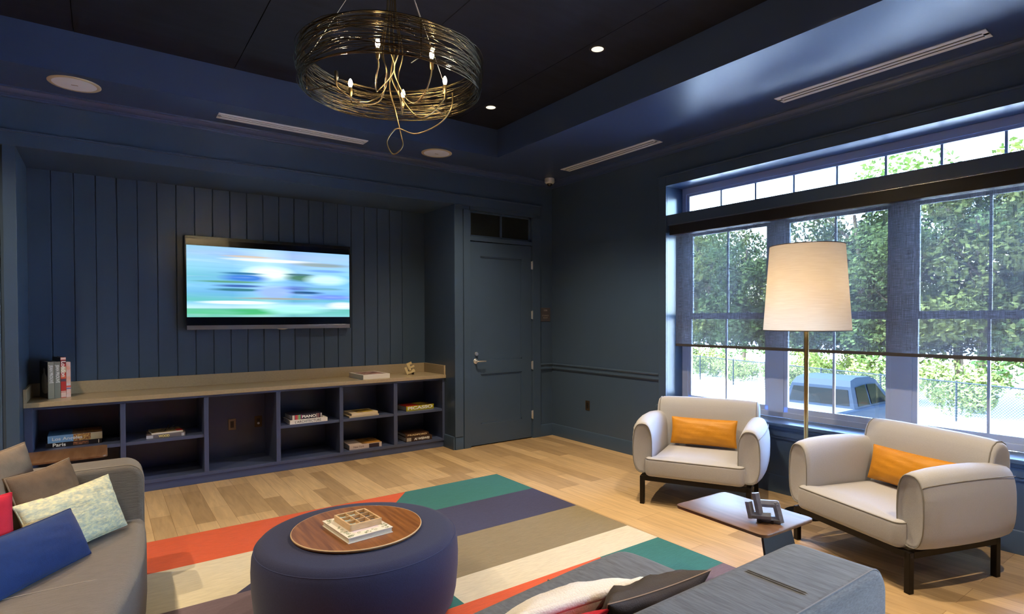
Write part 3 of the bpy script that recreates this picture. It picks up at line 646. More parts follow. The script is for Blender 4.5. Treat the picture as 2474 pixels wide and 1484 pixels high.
# nine-compartment maple box with glass noughts and crosses
bxz = .4435+.0275+.0008; BXC = (-3.677, -2.929, bxz); BXR = math.radians(4)
t = thing('game_box', 'small maple nine-compartment game box with glass pieces on the white book', 'game box', BXC, BXR)
bm = B(); hx, hy, H_ = .081, .095, .032; box(bm, -hx, hx, -hy, hy, 0, .008)
for s in (-1, 1):
    box(bm, s*hx-.0045, s*hx+.0045, -hy-.0045, hy+.0045, 0, H_, .001); box(bm, -hx, hx, s*hy-.0045, s*hy+.0045, 0, H_, .001)
    box(bm, s*hx/3-.002, s*hx/3+.002, -hy, hy, .008, H_-.001); box(bm, -hx, hx, s*hy/3-.002, s*hy/3+.002, .008, H_-.0008)
obj('box_body', bm, MAPLE, t)
GXP = mat('blue_glass', lin((170, 215, 232)), .05, spec=1, coat=1); GOP = mat('smoke_glass', lin((74, 82, 100)), .05, spec=1, coat=1)
lay = {(-1, 1): 'X', (0, 1): 'X', (1, 1): 'O', (-1, 0): 'X', (0, 0): 'O', (1, 0): 'O', (-1, -1): 'X', (0, -1): 'O', (1, -1): 'O'}
MB = Matrix.Translation(BXC) @ Matrix.Rotation(BXR, 4, 'Z')
for (i, j), c in lay.items():
    bm = B()
    if c == 'X':
        for a in (.785, 2.356): box(bm, -.021, .021, -.006, .006, 0, .013, .002, M=Matrix.Rotation(a+.2*i, 4, 'Z') @ Matrix.Translation((0, 0, .0003 if a < 1 else 0)))
    else: tube(bm, [(.015*math.cos(k*math.pi/8), .015*math.sin(k*math.pi/8), .0062) for k in range(16)], .006, 8, True)
    pos = {(-1, 1): 'back left', (0, 1): 'back middle', (1, 1): 'back right', (-1, 0): 'middle left', (0, 0): 'centre', (1, 0): 'middle right', (-1, -1): 'front left', (0, -1): 'front middle', (1, -1): 'front right'}[i, j]
    g = obj('glass_cross' if c == 'X' else 'glass_ring', bm, GXP if c == 'X' else GOP, None, smooth=50)
    g.matrix_world = MB @ Matrix.Translation((i*hx*2/3, j*hy*2/3, .0084))
    tag(g, ('pale blue glass cross' if c == 'X' else 'smoky glass ring')+' in the '+pos+' compartment of the game box', 'game piece', 'glass pieces in the game box')

# ------------------------------------------------------------------ laptop side tables
def side_table(label, loc, rz, sx, sy, legside):
    t = thing('side_table', label, 'side table', loc, rz)
    bm = B(); soft(bm, rrect(-sx/2, sx/2, -sy/2, sy/2, .035, 6), .502, .520, .004, .006, 2); obj('table_top', bm, mat('walnut_top', lin((112, 84, 62)), .42, col2=lin((92, 62, 38)), vscale=4, stretch=(9, .8, 9), spec=.6), t, smooth=30)
    # splayed plate leg at one end, foot plate on the floor
    s = legside; a = .006
    bm = B()
    if sy > sx:
        top = [(-.125, s*(sy/2-.075)), (.10, s*(sy/2-.075))]; bot = [(-.155, s*(sy/2+.03)), (.155, s*(sy/2+.03))]
        loft(bm, [[(top[0][0], top[0][1]-a, .502), (top[1][0], top[1][1]-a, .502), (top[1][0], top[1][1]+a, .502), (top[0][0], top[0][1]+a, .502)],
                  [(bot[0][0], bot[0][1]-a, .010), (bot[1][0], bot[1][1]-a, .010), (bot[1][0], bot[1][1]+a, .010), (bot[0][0], bot[0][1]+a, .010)]])
        ft = rrect(-.155, .155, *(sorted((s*(sy/2+.036), s*(sy/2-.30)))), .03, 4)
    else:
        top = [(s*(sx/2-.075), -.10), (s*(sx/2-.075), .10)]; bot = [(s*(sx/2+.0), -.13), (s*(sx/2+.0), .13)]
        loft(bm, [[(top[0][0]-a, top[0][1], .502), (top[0][0]+a, top[0][1], .502), (top[1][0]+a, top[1][1], .502), (top[1][0]-a, top[1][1], .502)],
                  [(bot[0][0]-a, bot[0][1], .010), (bot[0][0]+a, bot[0][1], .010), (bot[1][0]+a, bot[1][1], .010), (bot[1][0]-a, bot[1][1], .010)]])
        ft = rrect(*(sorted((s*(sx/2+.006), s*(sx/2-.30)))), -.13, .13, .03, 4)
    obj('leg', bm, mat('graphite_plate', (.028, .026, .030), .45, metal=.4), t)
    bm = B(); soft(bm, ft, 0, .010, .003, .001, 2); obj('foot_plate', bm, mat('graphite_plate', (.03, .03, .03), .45), t)
    return t
side_table('walnut topped side table with a slanted plate leg between the near sofa and the armchairs', (-2.059, -4.108, 0), math.radians(-3), .42, .545, -1)
side_table('walnut topped side table behind the left sofa in front of the bookcase', (-4.985, -.315, 0), 0, .55, .44, -1)

# folded-frame metal sculpture on the near side table
SV = mat('brushed_pewter', lin((150, 160, 186)), .42, metal=.25, var=.2, vscale=40); SVD = mat('pewter_edge', (.03, .03, .05), .4, metal=.6)
def bars(bm, segs, wd, y0, y1):
    for (x0, z0), (x1, z1) in segs:
        d = Vector((x1-x0, 0, z1-z0)); L = d.length; d.normalize(); q = Vector((-d.z, 0, d.x))
        c0 = Vector((x0, 0, z0))-d*wd*.5; c1 = Vector((x1, 0, z1))+d*wd*.5
        rr = []
        for c in (c0, c1): rr.append([c+q*(-wd/2)+Vector((0, y1, 0)), c+q*(-wd/2)+Vector((0, y0+.004, 0)), c+Vector((0, y0-.004, 0)), c+q*(wd/2)+Vector((0, y0+.004, 0)), c+q*(wd/2)+Vector((0, y1, 0))])
        loft(bm, rr)
    return bm
t = thing('metal_sculpture', 'pewter sculpture of interlocking square frames on the near side table', 'sculpture', (-2.125, -4.275, .520), math.radians(-60))
u = .0268
obj('front_frame', bars(B(), [((-.072, .085), (-.062, .036)), ((-.050, .036), (.012, .040)), ((-.040, .130), (-.026, .062))], .033, -.020, .000), [SV], t)
obj('rear_frame', bars(B(), [((-.004, .092), (.044, .094)), ((.052, .088), (.068, .022)), ((-.020, .014), (.056, .018))], .033, .004, .024), [SV], t)
obj('link_bar', bars(B(), [((-.050, .040), (.01, .042))], .010, -.002, .006), [SVD], t)
obj('foot', box(B(), .028, .040, -.004, .020, 0, .016), SVD, t)
obj('foot', box(B(), -.028, -.016, -.012, .014, 0, .012), SVD, t)

# ------------------------------------------------------------------ floor lamp
LX, LY = -.36, -3.56
t = thing('floor_lamp', 'tall floor lamp with a large lit linen shade in front of the window', 'floor lamp', (LX, LY, 0))
bm = B(); lathe(bm, [(0, 0), (.150, 0), (.155, .004), (.155, .012), (.150, .016), (.02, .018), (0, .018)], 48); obj('base', bm, BLKMET, t, smooth=30)
bm = B(); lathe(bm, [(.014, .016), (.014, .06), (.0155, .9), (.0175, 1.50)][:1]+[(.0150, .06), (.0160, 1.0), (.0175, 1.46)], 20); obj('pole', bm, BRASS, t, smooth=40)
SHM = bpy.data.materials.new('linen_shade'); SHM.use_nodes = True; n = SHM.node_tree; n.nodes.clear()
tc = n.nodes.new('ShaderNodeTexCoord'); mp = n.nodes.new('ShaderNodeMapping'); mp.inputs['Scale'].default_value = (6, 6, 170); n.links.new(tc.outputs['Object'], mp.inputs[0])
no = n.nodes.new('ShaderNodeTexNoise'); no.inputs['Scale'].default_value = 1.3; no.inputs['Detail'].default_value = 4; n.links.new(mp.outputs[0], no.inputs[0])
mx = n.nodes.new('ShaderNodeMix'); mx.data_type = 'RGBA'; mx.inputs[6].default_value = (.62, .52, .40, 1); mx.inputs[7].default_value = (.80, .72, .60, 1); n.links.new(no.outputs[0], mx.inputs[0])
d1 = n.nodes.new('ShaderNodeBsdfDiffuse'); t1 = n.nodes.new('ShaderNodeBsdfTranslucent'); ms = n.nodes.new('ShaderNodeMixShader'); ms.inputs[0].default_value = .5; oo = n.nodes.new('ShaderNodeOutputMaterial')
n.links.new(mx.outputs[2], d1.inputs[0]); n.links.new(mx.outputs[2], t1.inputs[0]); n.links.new(d1.outputs[0], ms.inputs[1]); n.links.new(t1.outputs[0], ms.inputs[2]); n.links.new(ms.outputs[0], oo.inputs[0])
bm = B(); lathe(bm, [(.310, 1.43), (.265, 2.08)], 72, cap=False); sh = obj('lamp_shade', bm, SHM, t, smooth=60)
for r, z in ((.310, 1.43), (.265, 2.08)):
    bm = B(); tube(bm, [(r*math.cos(a), r*math.sin(a), z) for a in [2*math.pi*k/72 for k in range(72)]], .0035, 6, True); obj('shade_trim', bm, mat('shade_trim', lin((74, 66, 66)), .7), sh)

bm = B()
for k in range(3): a = k*2.094; tube(bm, [(0, 0, 2.02), (.267*math.cos(a), .267*math.sin(a), 2.06)], .002, 5)
tube(bm, [(0, 0, 1.45), (0, 0, 2.02)], .004, 6); obj('shade_spider', bm, BRASS, t)
BULBL = emit('lamp_bulb_glow', (1, .78, .52), 32)
for dx, dy in ((.07, 0), (-.05, .05)):
    bm = B(); bmesh.ops.create_uvsphere(bm, u_segments=16, v_segments=10, radius=.028, matrix=Matrix.Translation((dx, dy, 1.74))); tag(obj('bulb', bm, BULBL, t, smooth=80), 'glowing bulb')
# ------------------------------------------------------------------ built-in bookcase and counter
YFR, YBK = .235, YN-.012
t = thing('bookcase', 'long low navy built-in bookcase of open shelves under the television', 'bookcase', (-3.35, .5, 0)); ox, oy = 3.35, .5
def bb(x0, x1, y0, y1, z0, z1, nm, m=NAVYS, bev=.002): return obj(nm, box(B(), x0+ox, x1+ox, y0-oy, y1-oy, z0, z1, bev), m, t)
X0, X1 = XN0+.002, XN1-.002
bb(X0, X1, YFR+.012, YFR+.03, 0, .074, 'toe_kick'); bb(X0, X1, YFR, YBK, .074, .104, 'bottom_board'); bb(X0, X1, YFR+.002, YBK, .800, .822, 'top_rail')
bb(X0, X1, YBK, YBK+.010, .104, .800, 'back_panel', bev=0)
bb(X0, -5.192, YFR-.002, YBK, .075, .822, 'side_panel'); bb(-1.492, X1, YFR-.002, YBK, .075, .822, 'side_panel')
divs = [(-4.617, -4.578), (-3.981, -3.943), (-3.349, -3.309), (-2.716, -2.677), (-2.106, -2.061)]
for a, c in divs: bb(a, c, YFR-.001, YBK, .104, .800, 'divider')
edges = [-5.192]+[v for d in divs for v in d]+[-1.492]
for i in (0, 1, 3, 4, 5):
    bb(edges[2*i], edges[2*i+1], YFR+.006, YBK, .428, .457, 'shelf')
t = thing('countertop', 'long greige stone countertop with raised back and end curbs on the bookcase', 'countertop', (-3.35, .5, .8225)); z = .8225
bm = B(); box(bm, X0+ox, X1+ox+.012, .207-oy, YN-oy-.001, 0, .0385, .002)
obj('top_slab', bm, STONE, t)
bb(X0, X1, YN-.021, YN-.001, .0385, .150, 'backsplash', STONE, .002); bb(X0, X0+.020, .209, YN-.021, .0385, .150, 'end_curb', STONE, .002); bb(X1-.020, X1, .209, YN-.021, .0385, .150, 'end_curb', STONE, .002)
ZK = .8613

# outlets
def outlet(label, loc, rz, lit=False, m=BRONZE):
    t = thing('power_outlet', label, 'outlet', loc, rz)
    obj('cover_plate', box(B(), -.036, .036, -.006, 0, -.058, .058, .002), m, t)
    if lit:
        bm = B(); lathe(bm, [(0, 0), (.012, 0), (.012, .003), (.0, .003)], 20); bmesh.ops.transform(bm, matrix=Matrix.Translation((0, -.006, -.018)) @ Matrix.Rotation(math.pi/2, 4, 'X'), verts=bm.verts)
        obj('white_port', bm, WHITE, t); obj('socket', box(B(), -.016, .016, -.0075, -.006, .0, .034), BLK, t)
    else:
        obj('socket', box(B(), -.016, .016, -.0075, -.006, -.034, .034, .001), BLK, t)
        for s in (-.017, .017): obj('slots', box(box(B(), -.007, -.004, -.0082, -.007, s-.006, s+.006), .004, .007, -.0082, -.007, s-.006, s+.006), mat('socket_slot', (.05, .045, .04), .6), t)
outlet('bronze outlet plate with black socket on the back of the third bookcase bay', (-3.664, YBK-.0005, .439), 0, m=mat('pewter_plate', (.20, .17, .13), .35, metal=.7))
outlet('dark bronze plate with a white port at the right of the third bookcase bay', (-3.413, YBK-.0005, .443), 0, True)
outlet('small dark bronze outlet on the right wall below the chair rail', (-.0005, -.682, .466), -math.pi/2)

# sign
t = thing('door_sign', 'small taupe plastic door sign with room number and storage room lettering', 'sign', (-.118, -.0005, 1.575))
obj('sign_plate', box(B(), -.080, .080, -.006, 0, -.088, .088, .002), mat('sign_taupe', lin((82, 78, 82)), .5), t)
SG = mat('sign_letters', lin((168, 158, 154)), .5)
text('S208', .030, SG, t, at(0, -.0065, .054)); text('STORAGE', .024, SG, t, at(0, -.0065, -.014)); text('ROOM', .024, SG, t, at(0, -.0065, -.043))

# ------------------------------------------------------------------ television
t = thing('television', 'wall mounted flat television showing a blurred blue and green picture', 'television', (-3.255, .675, 1.89))
w2, h2 = .820, .465
bm = B(); box(bm, -w2, w2, .006, .045, -h2, h2, .006); obj('casing', bm, mat('tv_casing', (.012, .013, .014), .3), t)
obj('mount', box(B(), -.25, .25, .045, .0795, -.2, .2), BLKMET, t)
BZ = mat('tv_bezel', (.05, .055, .06), .22, metal=.8); BZ2 = mat('tv_lower_bezel', (.42, .42, .44), .28, metal=.9)
bm = B(); box(bm, -w2, w2, 0, .008, h2-.030, h2, .001); box(bm, -w2, -w2+.010, 0, .008, -h2, h2-.030); box(bm, w2-.010, w2, 0, .008, -h2, h2-.030); obj('bezel', bm, BZ, t)
tag(obj('lower_bezel', box(B(), -w2+.01, w2-.01, -.001, .008, -h2, -h2+.042, .001), BZ2, t), 'silver lower bezel')
bm = B(); lathe(bm, [(0, -.011), (.03, -.009), (.058, -.002), (.060, .0), (.0, .0)], 24); bmesh.ops.transform(bm, matrix=Matrix.Translation((.08, .01, -h2)) @ Matrix.Diagonal((1, .3, 1.2, 1)), verts=bm.verts); obj('status_lamp_housing', bm, mat('chrome', (.8, .8, .82), .12, metal=1), t, smooth=50)
obj('screen_black', box(B(), -w2+.010, w2-.010, .0035, .006, -h2+.042, h2-.030), mat('screen_black', (.003, .004, .008), .12, spec=.6), t)
TV = bpy.data.materials.new('tv_picture'); TV.use_nodes = True; n = TV.node_tree; n.nodes.clear()
tc = n.nodes.new('ShaderNodeTexCoord'); sx = n.nodes.new('ShaderNodeSeparateXYZ'); n.links.new(tc.outputs['Object'], sx.inputs[0])
def nz(scale, detail, wscale, off):
    m = n.nodes.new('ShaderNodeMapping'); m.inputs['Scale'].default_value = wscale; m.inputs['Location'].default_value = off; n.links.new(tc.outputs['Object'], m.inputs[0])
    q = n.nodes.new('ShaderNodeTexNoise'); q.inputs['Scale'].default_value = scale; q.inputs['Detail'].default_value = detail; n.links.new(m.outputs[0], q.inputs[0]); return q.outputs[0]
def ramp(src, stops, interp='LINEAR'):
    r = n.nodes.new('ShaderNodeValToRGB'); r.color_ramp.interpolation = interp; e = r.color_ramp.elements
    e[0].position, e[0].color = stops[0][0], list(stops[0][1])+[1]; e[1].position, e[1].color = stops[-1][0], list(stops[-1][1])+[1]
    for p, c in stops[1:-1]: k = e.new(p); k.color = list(c)+[1]
    n.links.new(src, r.inputs[0]); return r.outputs[0]
def mixc(f, a, b, typ='MIX'):
    m = n.nodes.new('ShaderNodeMix'); m.data_type = 'RGBA'; m.blend_type = typ
    if isinstance(f, float): m.inputs[0].default_value = f
    else: n.links.new(f, m.inputs[0])
    n.links.new(a, m.inputs[6]); n.links.new(b, m.inputs[7]); return m.outputs[2]
def L3(*c): return lin(c)[:3]
hz = n.nodes.new('ShaderNodeMapRange'); hz.inputs[1].default_value = -.340; hz.inputs[2].default_value = .372; n.links.new(sx.outputs[2], hz.inputs[0])
base = ramp(hz.outputs[0], [(0, L3(120, 196, 170)), (.06, L3(92, 186, 130)), (.115, L3(86, 180, 120)), (.13, L3(210, 236, 255)), (.20, L3(150, 205, 250)), (.24, L3(90, 180, 175)), (.36, L3(110, 170, 230)), (.44, L3(130, 190, 240)), (.58, L3(110, 180, 210)), (.70, L3(150, 205, 240)), (.82, L3(160, 200, 240)), (.92, L3(170, 190, 235)), (1, L3(150, 190, 225))])
lr = n.nodes.new('ShaderNodeMapRange'); lr.inputs[1].default_value = -.8; lr.inputs[2].default_value = .8; n.links.new(sx.outputs[0], lr.inputs[0])
side = ramp(lr.outputs[0], [(0, L3(110, 190, 180)), (.25, L3(100, 170, 200)), (.45, L3(190, 235, 245)), (.55, L3(160, 205, 255)), (.62, L3(110, 150, 215)), (.8, L3(140, 190, 245)), (1, L3(120, 190, 235))])
cur = mixc(.35, base, side)
def blob(cx_, cz_, rx, rz_, col, amt=1.0):
    """soft smear of colour on the picture"""
    global cur
    m = n.nodes.new('ShaderNodeMapping'); m.vector_type = 'POINT'; m.inputs['Location'].default_value = (-cx_/rx, 0, -cz_/rz_); m.inputs['Scale'].default_value = (1/rx, 0, 1/rz_); n.links.new(tc.outputs['Object'], m.inputs[0])
    g = n.nodes.new('ShaderNodeTexGradient'); g.gradient_type = 'SPHERICAL'; n.links.new(m.outputs[0], g.inputs[0])
    k = n.nodes.new('ShaderNodeMath'); k.operation = 'MULTIPLY'; k.use_clamp = True; k.inputs[1].default_value = 1.8*amt; n.links.new(g.outputs[0], k.inputs[0])
    rgb = n.nodes.new('ShaderNodeRGB'); rgb.outputs[0].default_value = lin(col); cur = mixc(k.outputs[0], cur, rgb.outputs[0])
for q in ((-.05, .12, .30, .09, (225, 252, 245)), (-.02, .255, .55, .022, (236, 240, 236)), (-.25, .285, .30, .016, (206, 190, 170)), (.50, .235, .40, .03, (140, 158, 160)), (.55, .17, .30, .02, (110, 160, 250)), (-.28, .065, .28, .05, (60, 120, 205)), (-.30, .11, .26, .015, (50, 110, 150)), (.30, .085, .24, .05, (70, 120, 100)), (.25, .12, .20, .015, (70, 110, 120)),
          (-.33, -.02, .30, .018, (50, 90, 160)), (-.35, -.06, .32, .02, (44, 110, 120)), (-.42, .02, .40, .014, (90, 150, 120)), (.22, -.03, .24, .03, (90, 120, 190)), (.30, -.075, .26, .02, (30, 76, 120)), (.0, -.08, .22, .09, (146, 176, 255)), (.60, -.12, .34, .035, (112, 140, 250)), (.55, .07, .28, .07, (196, 240, 248)), (.52, -.03, .3, .02, (100, 160, 180)),
          (.05, -.145, .5, .014, (150, 156, 150)), (-.35, -.19, .42, .022, (246, 252, 255)), (.72, -.21, .20, .045, (226, 236, 255)), (-.25, -.285, .38, .045, (70, 176, 110)), (.22, -.26, .4, .06, (160, 232, 220)), (-.6, -.30, .35, .05, (90, 186, 140))): blob(*q)
streak = ramp(nz(1, 4, (.9, 1, 26), (3, 0, 1)), [(.30, (.10, .10, .10)), (.5, (0, 0, 0)), (.72, (.30, .30, .30))])
hue = ramp(nz(1, 3, (1.2, 1, 20), (7, 0, 4)), [(.36, L3(60, 120, 160)), (.5, L3(120, 160, 230)), (.62, L3(220, 240, 250))])
c3 = mixc(streak, cur, hue)
em = n.nodes.new('ShaderNodeEmission'); em.inputs[1].default_value = .60; n.links.new(c3, em.inputs[0]); oo = n.nodes.new('ShaderNodeOutputMaterial'); n.links.new(em.outputs[0], oo.inputs[0])
obj('picture', box(B(), -w2+.012, w2-.012, .0025, .0034, -.340, .372), TV, t)

# ------------------------------------------------------------------ books
GR1 = mat('grey_spine', lin((166, 164, 150)), .6); GR2 = mat('grey_spine_dark', lin((142, 144, 134)), .6)
TH = math.radians(16)
def upright(label, m_spine, m_side, x0, x1, yf, h, d, face=None, fm=None, txt=None, tsize=.02, tm=None, bands=(), bold=.0008, tw=None, tz=None, extra=None):
    """book standing on the counter with its spine toward the room"""
    q_ = (x0+x1)/2+5.108; t = thing('book', label, 'book', (-5.106+q_*math.cos(TH)-(yf-.44)*math.sin(TH), .446+q_*math.sin(TH)+(yf-.44)*math.cos(TH), ZK), TH, 'books standing at the left end of the counter'); a = (x1-x0)/2-.0008
    bm = B(); box(bm, -a, -a+.003, 0, d, 0, h); box(bm, a-.003, a, 0, d, 0, h); box(bm, -a, a, -.002, .003, 0, h, mi=1); obj('cover', bm, [m_side, m_spine], t)
    obj('pages', box(B(), -a+.003, a-.003, .003, d-.006, .004, h-.005), PAPER, t)
    if txt: text(txt, tsize, tm or LWH, t, at(0, -.0026, tz if tz else h*.66, FRONT @ Matrix.Rotation(-math.pi/2, 4, 'Z')), bold=bold, width=tw)
    for z0, z1, m, nm in bands: obj(nm, box(B(), -a+.0003, a-.0003, -.0026, -.0021, z0, z1), m, t)
    if extra: extra(t, a, d, h)
    return t
PHD = mat('photo_dark', (.020, .016, .018), .4); PHL = mat('photo_grey', lin((150, 142, 128)), .5); PURP = mat('deep_purple', lin((52, 28, 92)), .5)
def jacket(t, a, d, h):
    # the side of the slipcase carries a dark portrait photograph
    x = -a-.0006
    obj('photo_panel', box(B(), x, x+.0005, .004, d-.004, .004, h-.004), PHD, t)
    fig = [(.62, .12), (.95, .16), (.98, .42), (.86, .60), (.70, .66), (.66, .72), (.66, .80), (.54, .83), (.46, .78), (.48, .69), (.30, .60), (.22, .40), (.28, .22), (.40, .14)]
    bm = B(); vs = [bm.verts.new((x-.0002, d*(1-u), h*v)) for u, v in fig]; f = bm.faces.new(vs); r = bmesh.ops.extrude_face_region(bm, geom=[f]); bmesh.ops.translate(bm, vec=(-.0004, 0, 0), verts=[v for v in r['geom'] if isinstance(v, bmesh.types.BMVert)])
    obj('figure_in_photo', bm, PHL, t)
    bm = B()
    for k in range(5): box(bm, x-.0006, x, .006, .020, h*(.14+.16*k), h*(.20+.16*k))
    obj('purple_blocks', bm, PURP, t)
upright('grey slipcased book with a dark portrait photo on its side, leftmost on the counter', GR1, PHD, -5.108, -5.065, .44, .311, .245, txt='JEAN PROUVÉ', tsize=.030, bold=.0012, tw=.155, extra=jacket)
upright('darker grey volume with the same white vertical title, second from the left on the counter', GR2, GR2, -5.065, -5.023, .44, .310, .245, txt='JEAN PROUVÉ', tsize=.030, bold=.0012, tw=.155, tz=.206)
RED = mat('book_red', lin((186, 38, 36)), .5); PKW = mat('book_pale_pink', lin((226, 196, 190)), .5); ORB = mat('book_orange', lin((214, 96, 50)), .5); CRB = mat('book_cream', lin((206, 190, 160)), .5)
upright('tall red, white and purple London book, tallest of the books on the counter', RED, PHD, -5.022, -4.984, .440, .345, .24, txt='London', tsize=.042, bold=.0012, tw=.135, tz=.245,
        bands=((.325, .343, PKW, 'pink_band'), (.290, .322, mat('book_maroon', lin((120, 30, 40)), .5), 'maroon_band'), (.215, .265, CRB, 'cream_band'), (.165, .19, ORB, 'orange_band'), (.138, .160, mat('book_slate', lin((90, 70, 96)), .5), 'slate_band'), (.05, .056, LWH, 'white_band'), (.004, .045, PKW, 'pale_band')))
WSK = mat('book_white_blue', lin((216, 216, 226)), .5, col2=lin((226, 150, 120)), vscale=14)
upright('white book with red and orange swirls on its spine, rightmost of the upright books', WSK, WCOV, -4.984, -4.952, .440, .303, .23, bands=((.085, .10, mat('book_coral', lin((222, 96, 84)), .5), 'coral_band'), (.070, .080, mat('book_violet', lin((110, 100, 170)), .5), 'violet_band')))

def cov(t, L, D, T, m, x0=-.42, x1=.42, y0=-.4, y1=.4): patch(t, L*x0, L*x1, D*y0, D*y1, T, m)
ZS, ZB = .4575, .1045
art1 = mat('art_swirl', lin((60, 40, 36)), .5, col2=lin((200, 150, 140)), vscale=18)
book('white art book with dark patterned cover lying flat on the counter', WCOV, (-2.300, .470, ZK), math.radians(3), .315, .40, .050, None, cover_extra=lambda t, L, D, T: cov(t, L, D, T, art1), spine_side=True)
LAM = mat('la_spine', lin((120, 168, 214)), .45, col2=lin((206, 166, 110)), vscale=5, stretch=(1.6, 1, 1))
def la(t, L, D, T):
    patch(t, -L/2, -.06*L, -D/2, D/2, T, mat('la_sky', lin((70, 120, 170)), .45)); patch(t, -.06*L, L/2, -D/2, D/2, T, mat('la_city', lin((90, 60, 40)), .5, col2=lin((190, 140, 80)), vscale=60))
    bm = B(); box(bm, -.04*L, .28*L, -D/2-.0026, -D/2-.002, .001, T-.001); obj('spine_picture', bm, mat('la_street', lin((232, 190, 110)), .5, col2=lin((150, 80, 50)), vscale=90), t)
    bm = B(); box(bm, .28*L, L/2, -D/2-.0026, -D/2-.002, .001, T-.001); obj('spine_end', bm, mat('la_cream', lin((224, 216, 186)), .5), t)
G1 = 'city books in the first bookcase bay'
book('black Paris book lying under the Los Angeles book in the first bay', mat('paris_black', lin((24, 22, 30)), .4), (-4.934, .518, ZS), 0, .372, .30, .038, G1, 'Paris', .040, LWH, dx=-.10, width=.085,
     cover_extra=lambda t, L, D, T: (obj('spine_picture', box(B(), -.02*L, .26*L, -D/2-.0026, -D/2-.002, .006, T-.006), mat('paris_pic', lin((150, 96, 66)), .5, col2=lin((60, 40, 36)), vscale=70), t), obj('spine_mark', box(B(), .44*L, .455*L, -D/2-.0026, -D/2-.002, .004, T-.004), LWH, t)))
book('thick pale blue Los Angeles book lying on the Paris book in the first bay', mat('la_blue', lin((128, 172, 214)), .45), (-4.928, .520, ZS+.0382), math.radians(1), .366, .30, .060, G1, 'Los Angeles', .036, LWH, dx=-.055, width=.20, cover_extra=la)
G2 = 'books in the second bookcase bay'
book('grey book with WOOD in gold letters under a thin red and white book', mat('wood_grey', lin((112, 104, 112)), .5), (-4.268, .42, ZS), math.radians(-4), .30, .26, .030, G2, 'WOOD', .028, LGD, dx=-.015, width=.085, bold=.0012,
     cover_extra=lambda t, L, D, T: (obj('spine_label', box(B(), -L/2, -.33*L, -D/2-.0026, -D/2-.002, .002, T-.002), mat('label_white', lin((190, 188, 196)), .5), t), obj('spine_label', box(B(), .40*L, .47*L, -D/2-.0026, -D/2-.002, .002, T-.002), mat('label_white', lin((190, 188, 196)), .5), t)))
book('thin white edged book with a red corner on top of the grey book', mat('thin_white', lin((220, 208, 196)), .5), (-4.270, .435, ZS+.0302), math.radians(4), .245, .22, .014, G2,
     cover_extra=lambda t, L, D, T: (cov(t, L, D, T, mat('thin_art', lin((60, 46, 40)), .5, col2=lin((170, 150, 100)), vscale=30), -.5, .5, -.5, .5), patch(t, .30*L, .5*L, -.5*D, .0, T+.0004, mat('thin_red', lin((190, 40, 36)), .5), 'red_corner')))
t = thing('wire_glasses', 'small dark folded metal frame lying on the thin book in the second bay', 'ornament', (-4.235, .45, ZS+.0448), .3)
bm = B()
for a, c in (((-.06, -.03, .003), (.03, -.03, .003)), ((-.06, .03, .003), (.05, .03, .003)), ((-.05, -.03, .003), (-.01, .0, .046)), ((.0, .03, .003), (.04, .0, .040)), ((-.01, 0, .046), (.0, .03, .003)), ((.03, -.03, .003), (.04, 0, .04))): tube(bm, [a, c], .003, 6)
obj('wire_frame', bm, mat('dark_chrome', (.14, .13, .12), .25, metal=1), t)
G4 = 'books in the fourth bookcase bay'
def lettcut(t, L, D, T): pass
book('white book with thin black letters under the striped book in the fourth bay', WCOV, (-3.029, .385, ZS), math.radians(0), .375, .28, .040, G4, "L'ARCHITECTURE", .036, LBK, dx=-.01, width=.26, bold=0)
def stripes(t, L, D, T):
    cs = [(-.47, -.40, (214, 206, 196)), (-.38, -.31, (200, 60, 80)), (-.30, -.28, (226, 190, 120)), (-.27, -.21, (120, 180, 130)), (-.19, -.17, (180, 40, 120)), (.30, .315, (200, 190, 190)), (.33, .34, (160, 120, 110)), (.355, .37, (190, 150, 140)), (.385, .405, (120, 40, 50)), (.45, .48, (214, 206, 196))]
    for k, (a, c, col) in enumerate(cs): obj('spine_stripe', box(B(), a*L, c*L, -D/2-.0024, -D/2-.0019, .001, T-.001), mat('stripe_%d' % k, lin(col), .5), t)
book('dark book with coloured stripes and PIANO on its spine in the fourth bay', mat('piano_dark', lin((46, 40, 60)), .4), (-3.045, .400, ZS+.0402), math.radians(1), .31, .26, .048, G4, 'PIANO', .036, LWH, dx=.02, width=.14, bold=.0012, cover_extra=stripes)
G5 = 'books in the fifth bookcase bay'
book('cream paperback under another cream book on the shelf of the fifth bay', CRB, (-2.438, .40, ZS), 0, .33, .28, .018, G5)
book('cream book with a yellow and purple cover picture, on the fifth bay shelf', mat('cream2', lin((220, 204, 176)), .5), (-2.43, .40, ZS+.0182), math.radians(2), .30, .25, .026, G5,
     cover_extra=lambda t, L, D, T: cov(t, L, D, T, mat('yp_art', lin((70, 24, 40)), .5, col2=lin((210, 180, 60)), vscale=12), -.25, .38, -.4, .4))
def ny(t, L, D, T):
    patch(t, -.1*L, .5*L, -.5*D, .5*D, T, mat('ny_art', lin((30, 24, 22)), .5, col2=lin((196, 140, 60)), vscale=9))
    obj('spine_picture', box(B(), .10*L, .42*L, -D/2-.0026, -D/2-.002, .001, T-.006), mat('ny_dark', lin((50, 40, 56)), .5), t)
book('pale New York book with partly dark spine at the bottom of the fifth bay', mat('ny_pale', lin((214, 196, 190)), .5), (-2.411, .43, ZB), math.radians(-2), .36, .30, .050, G5, 'New York', .030, mat('ny_letters', lin((150, 130, 130)), .6), dx=-.08, width=.12, cover_extra=ny)
G6 = 'books in the sixth bookcase bay'
def pic(t, L, D, T):
    patch(t, -.5*L, -.05*L, -.5*D, .2*D, T, mat('pic_red', lin((176, 40, 24)), .5)); patch(t, .0*L, .35*L, -.3*D, .3*D, T, mat('pic_yel', lin((190, 170, 50)), .5))
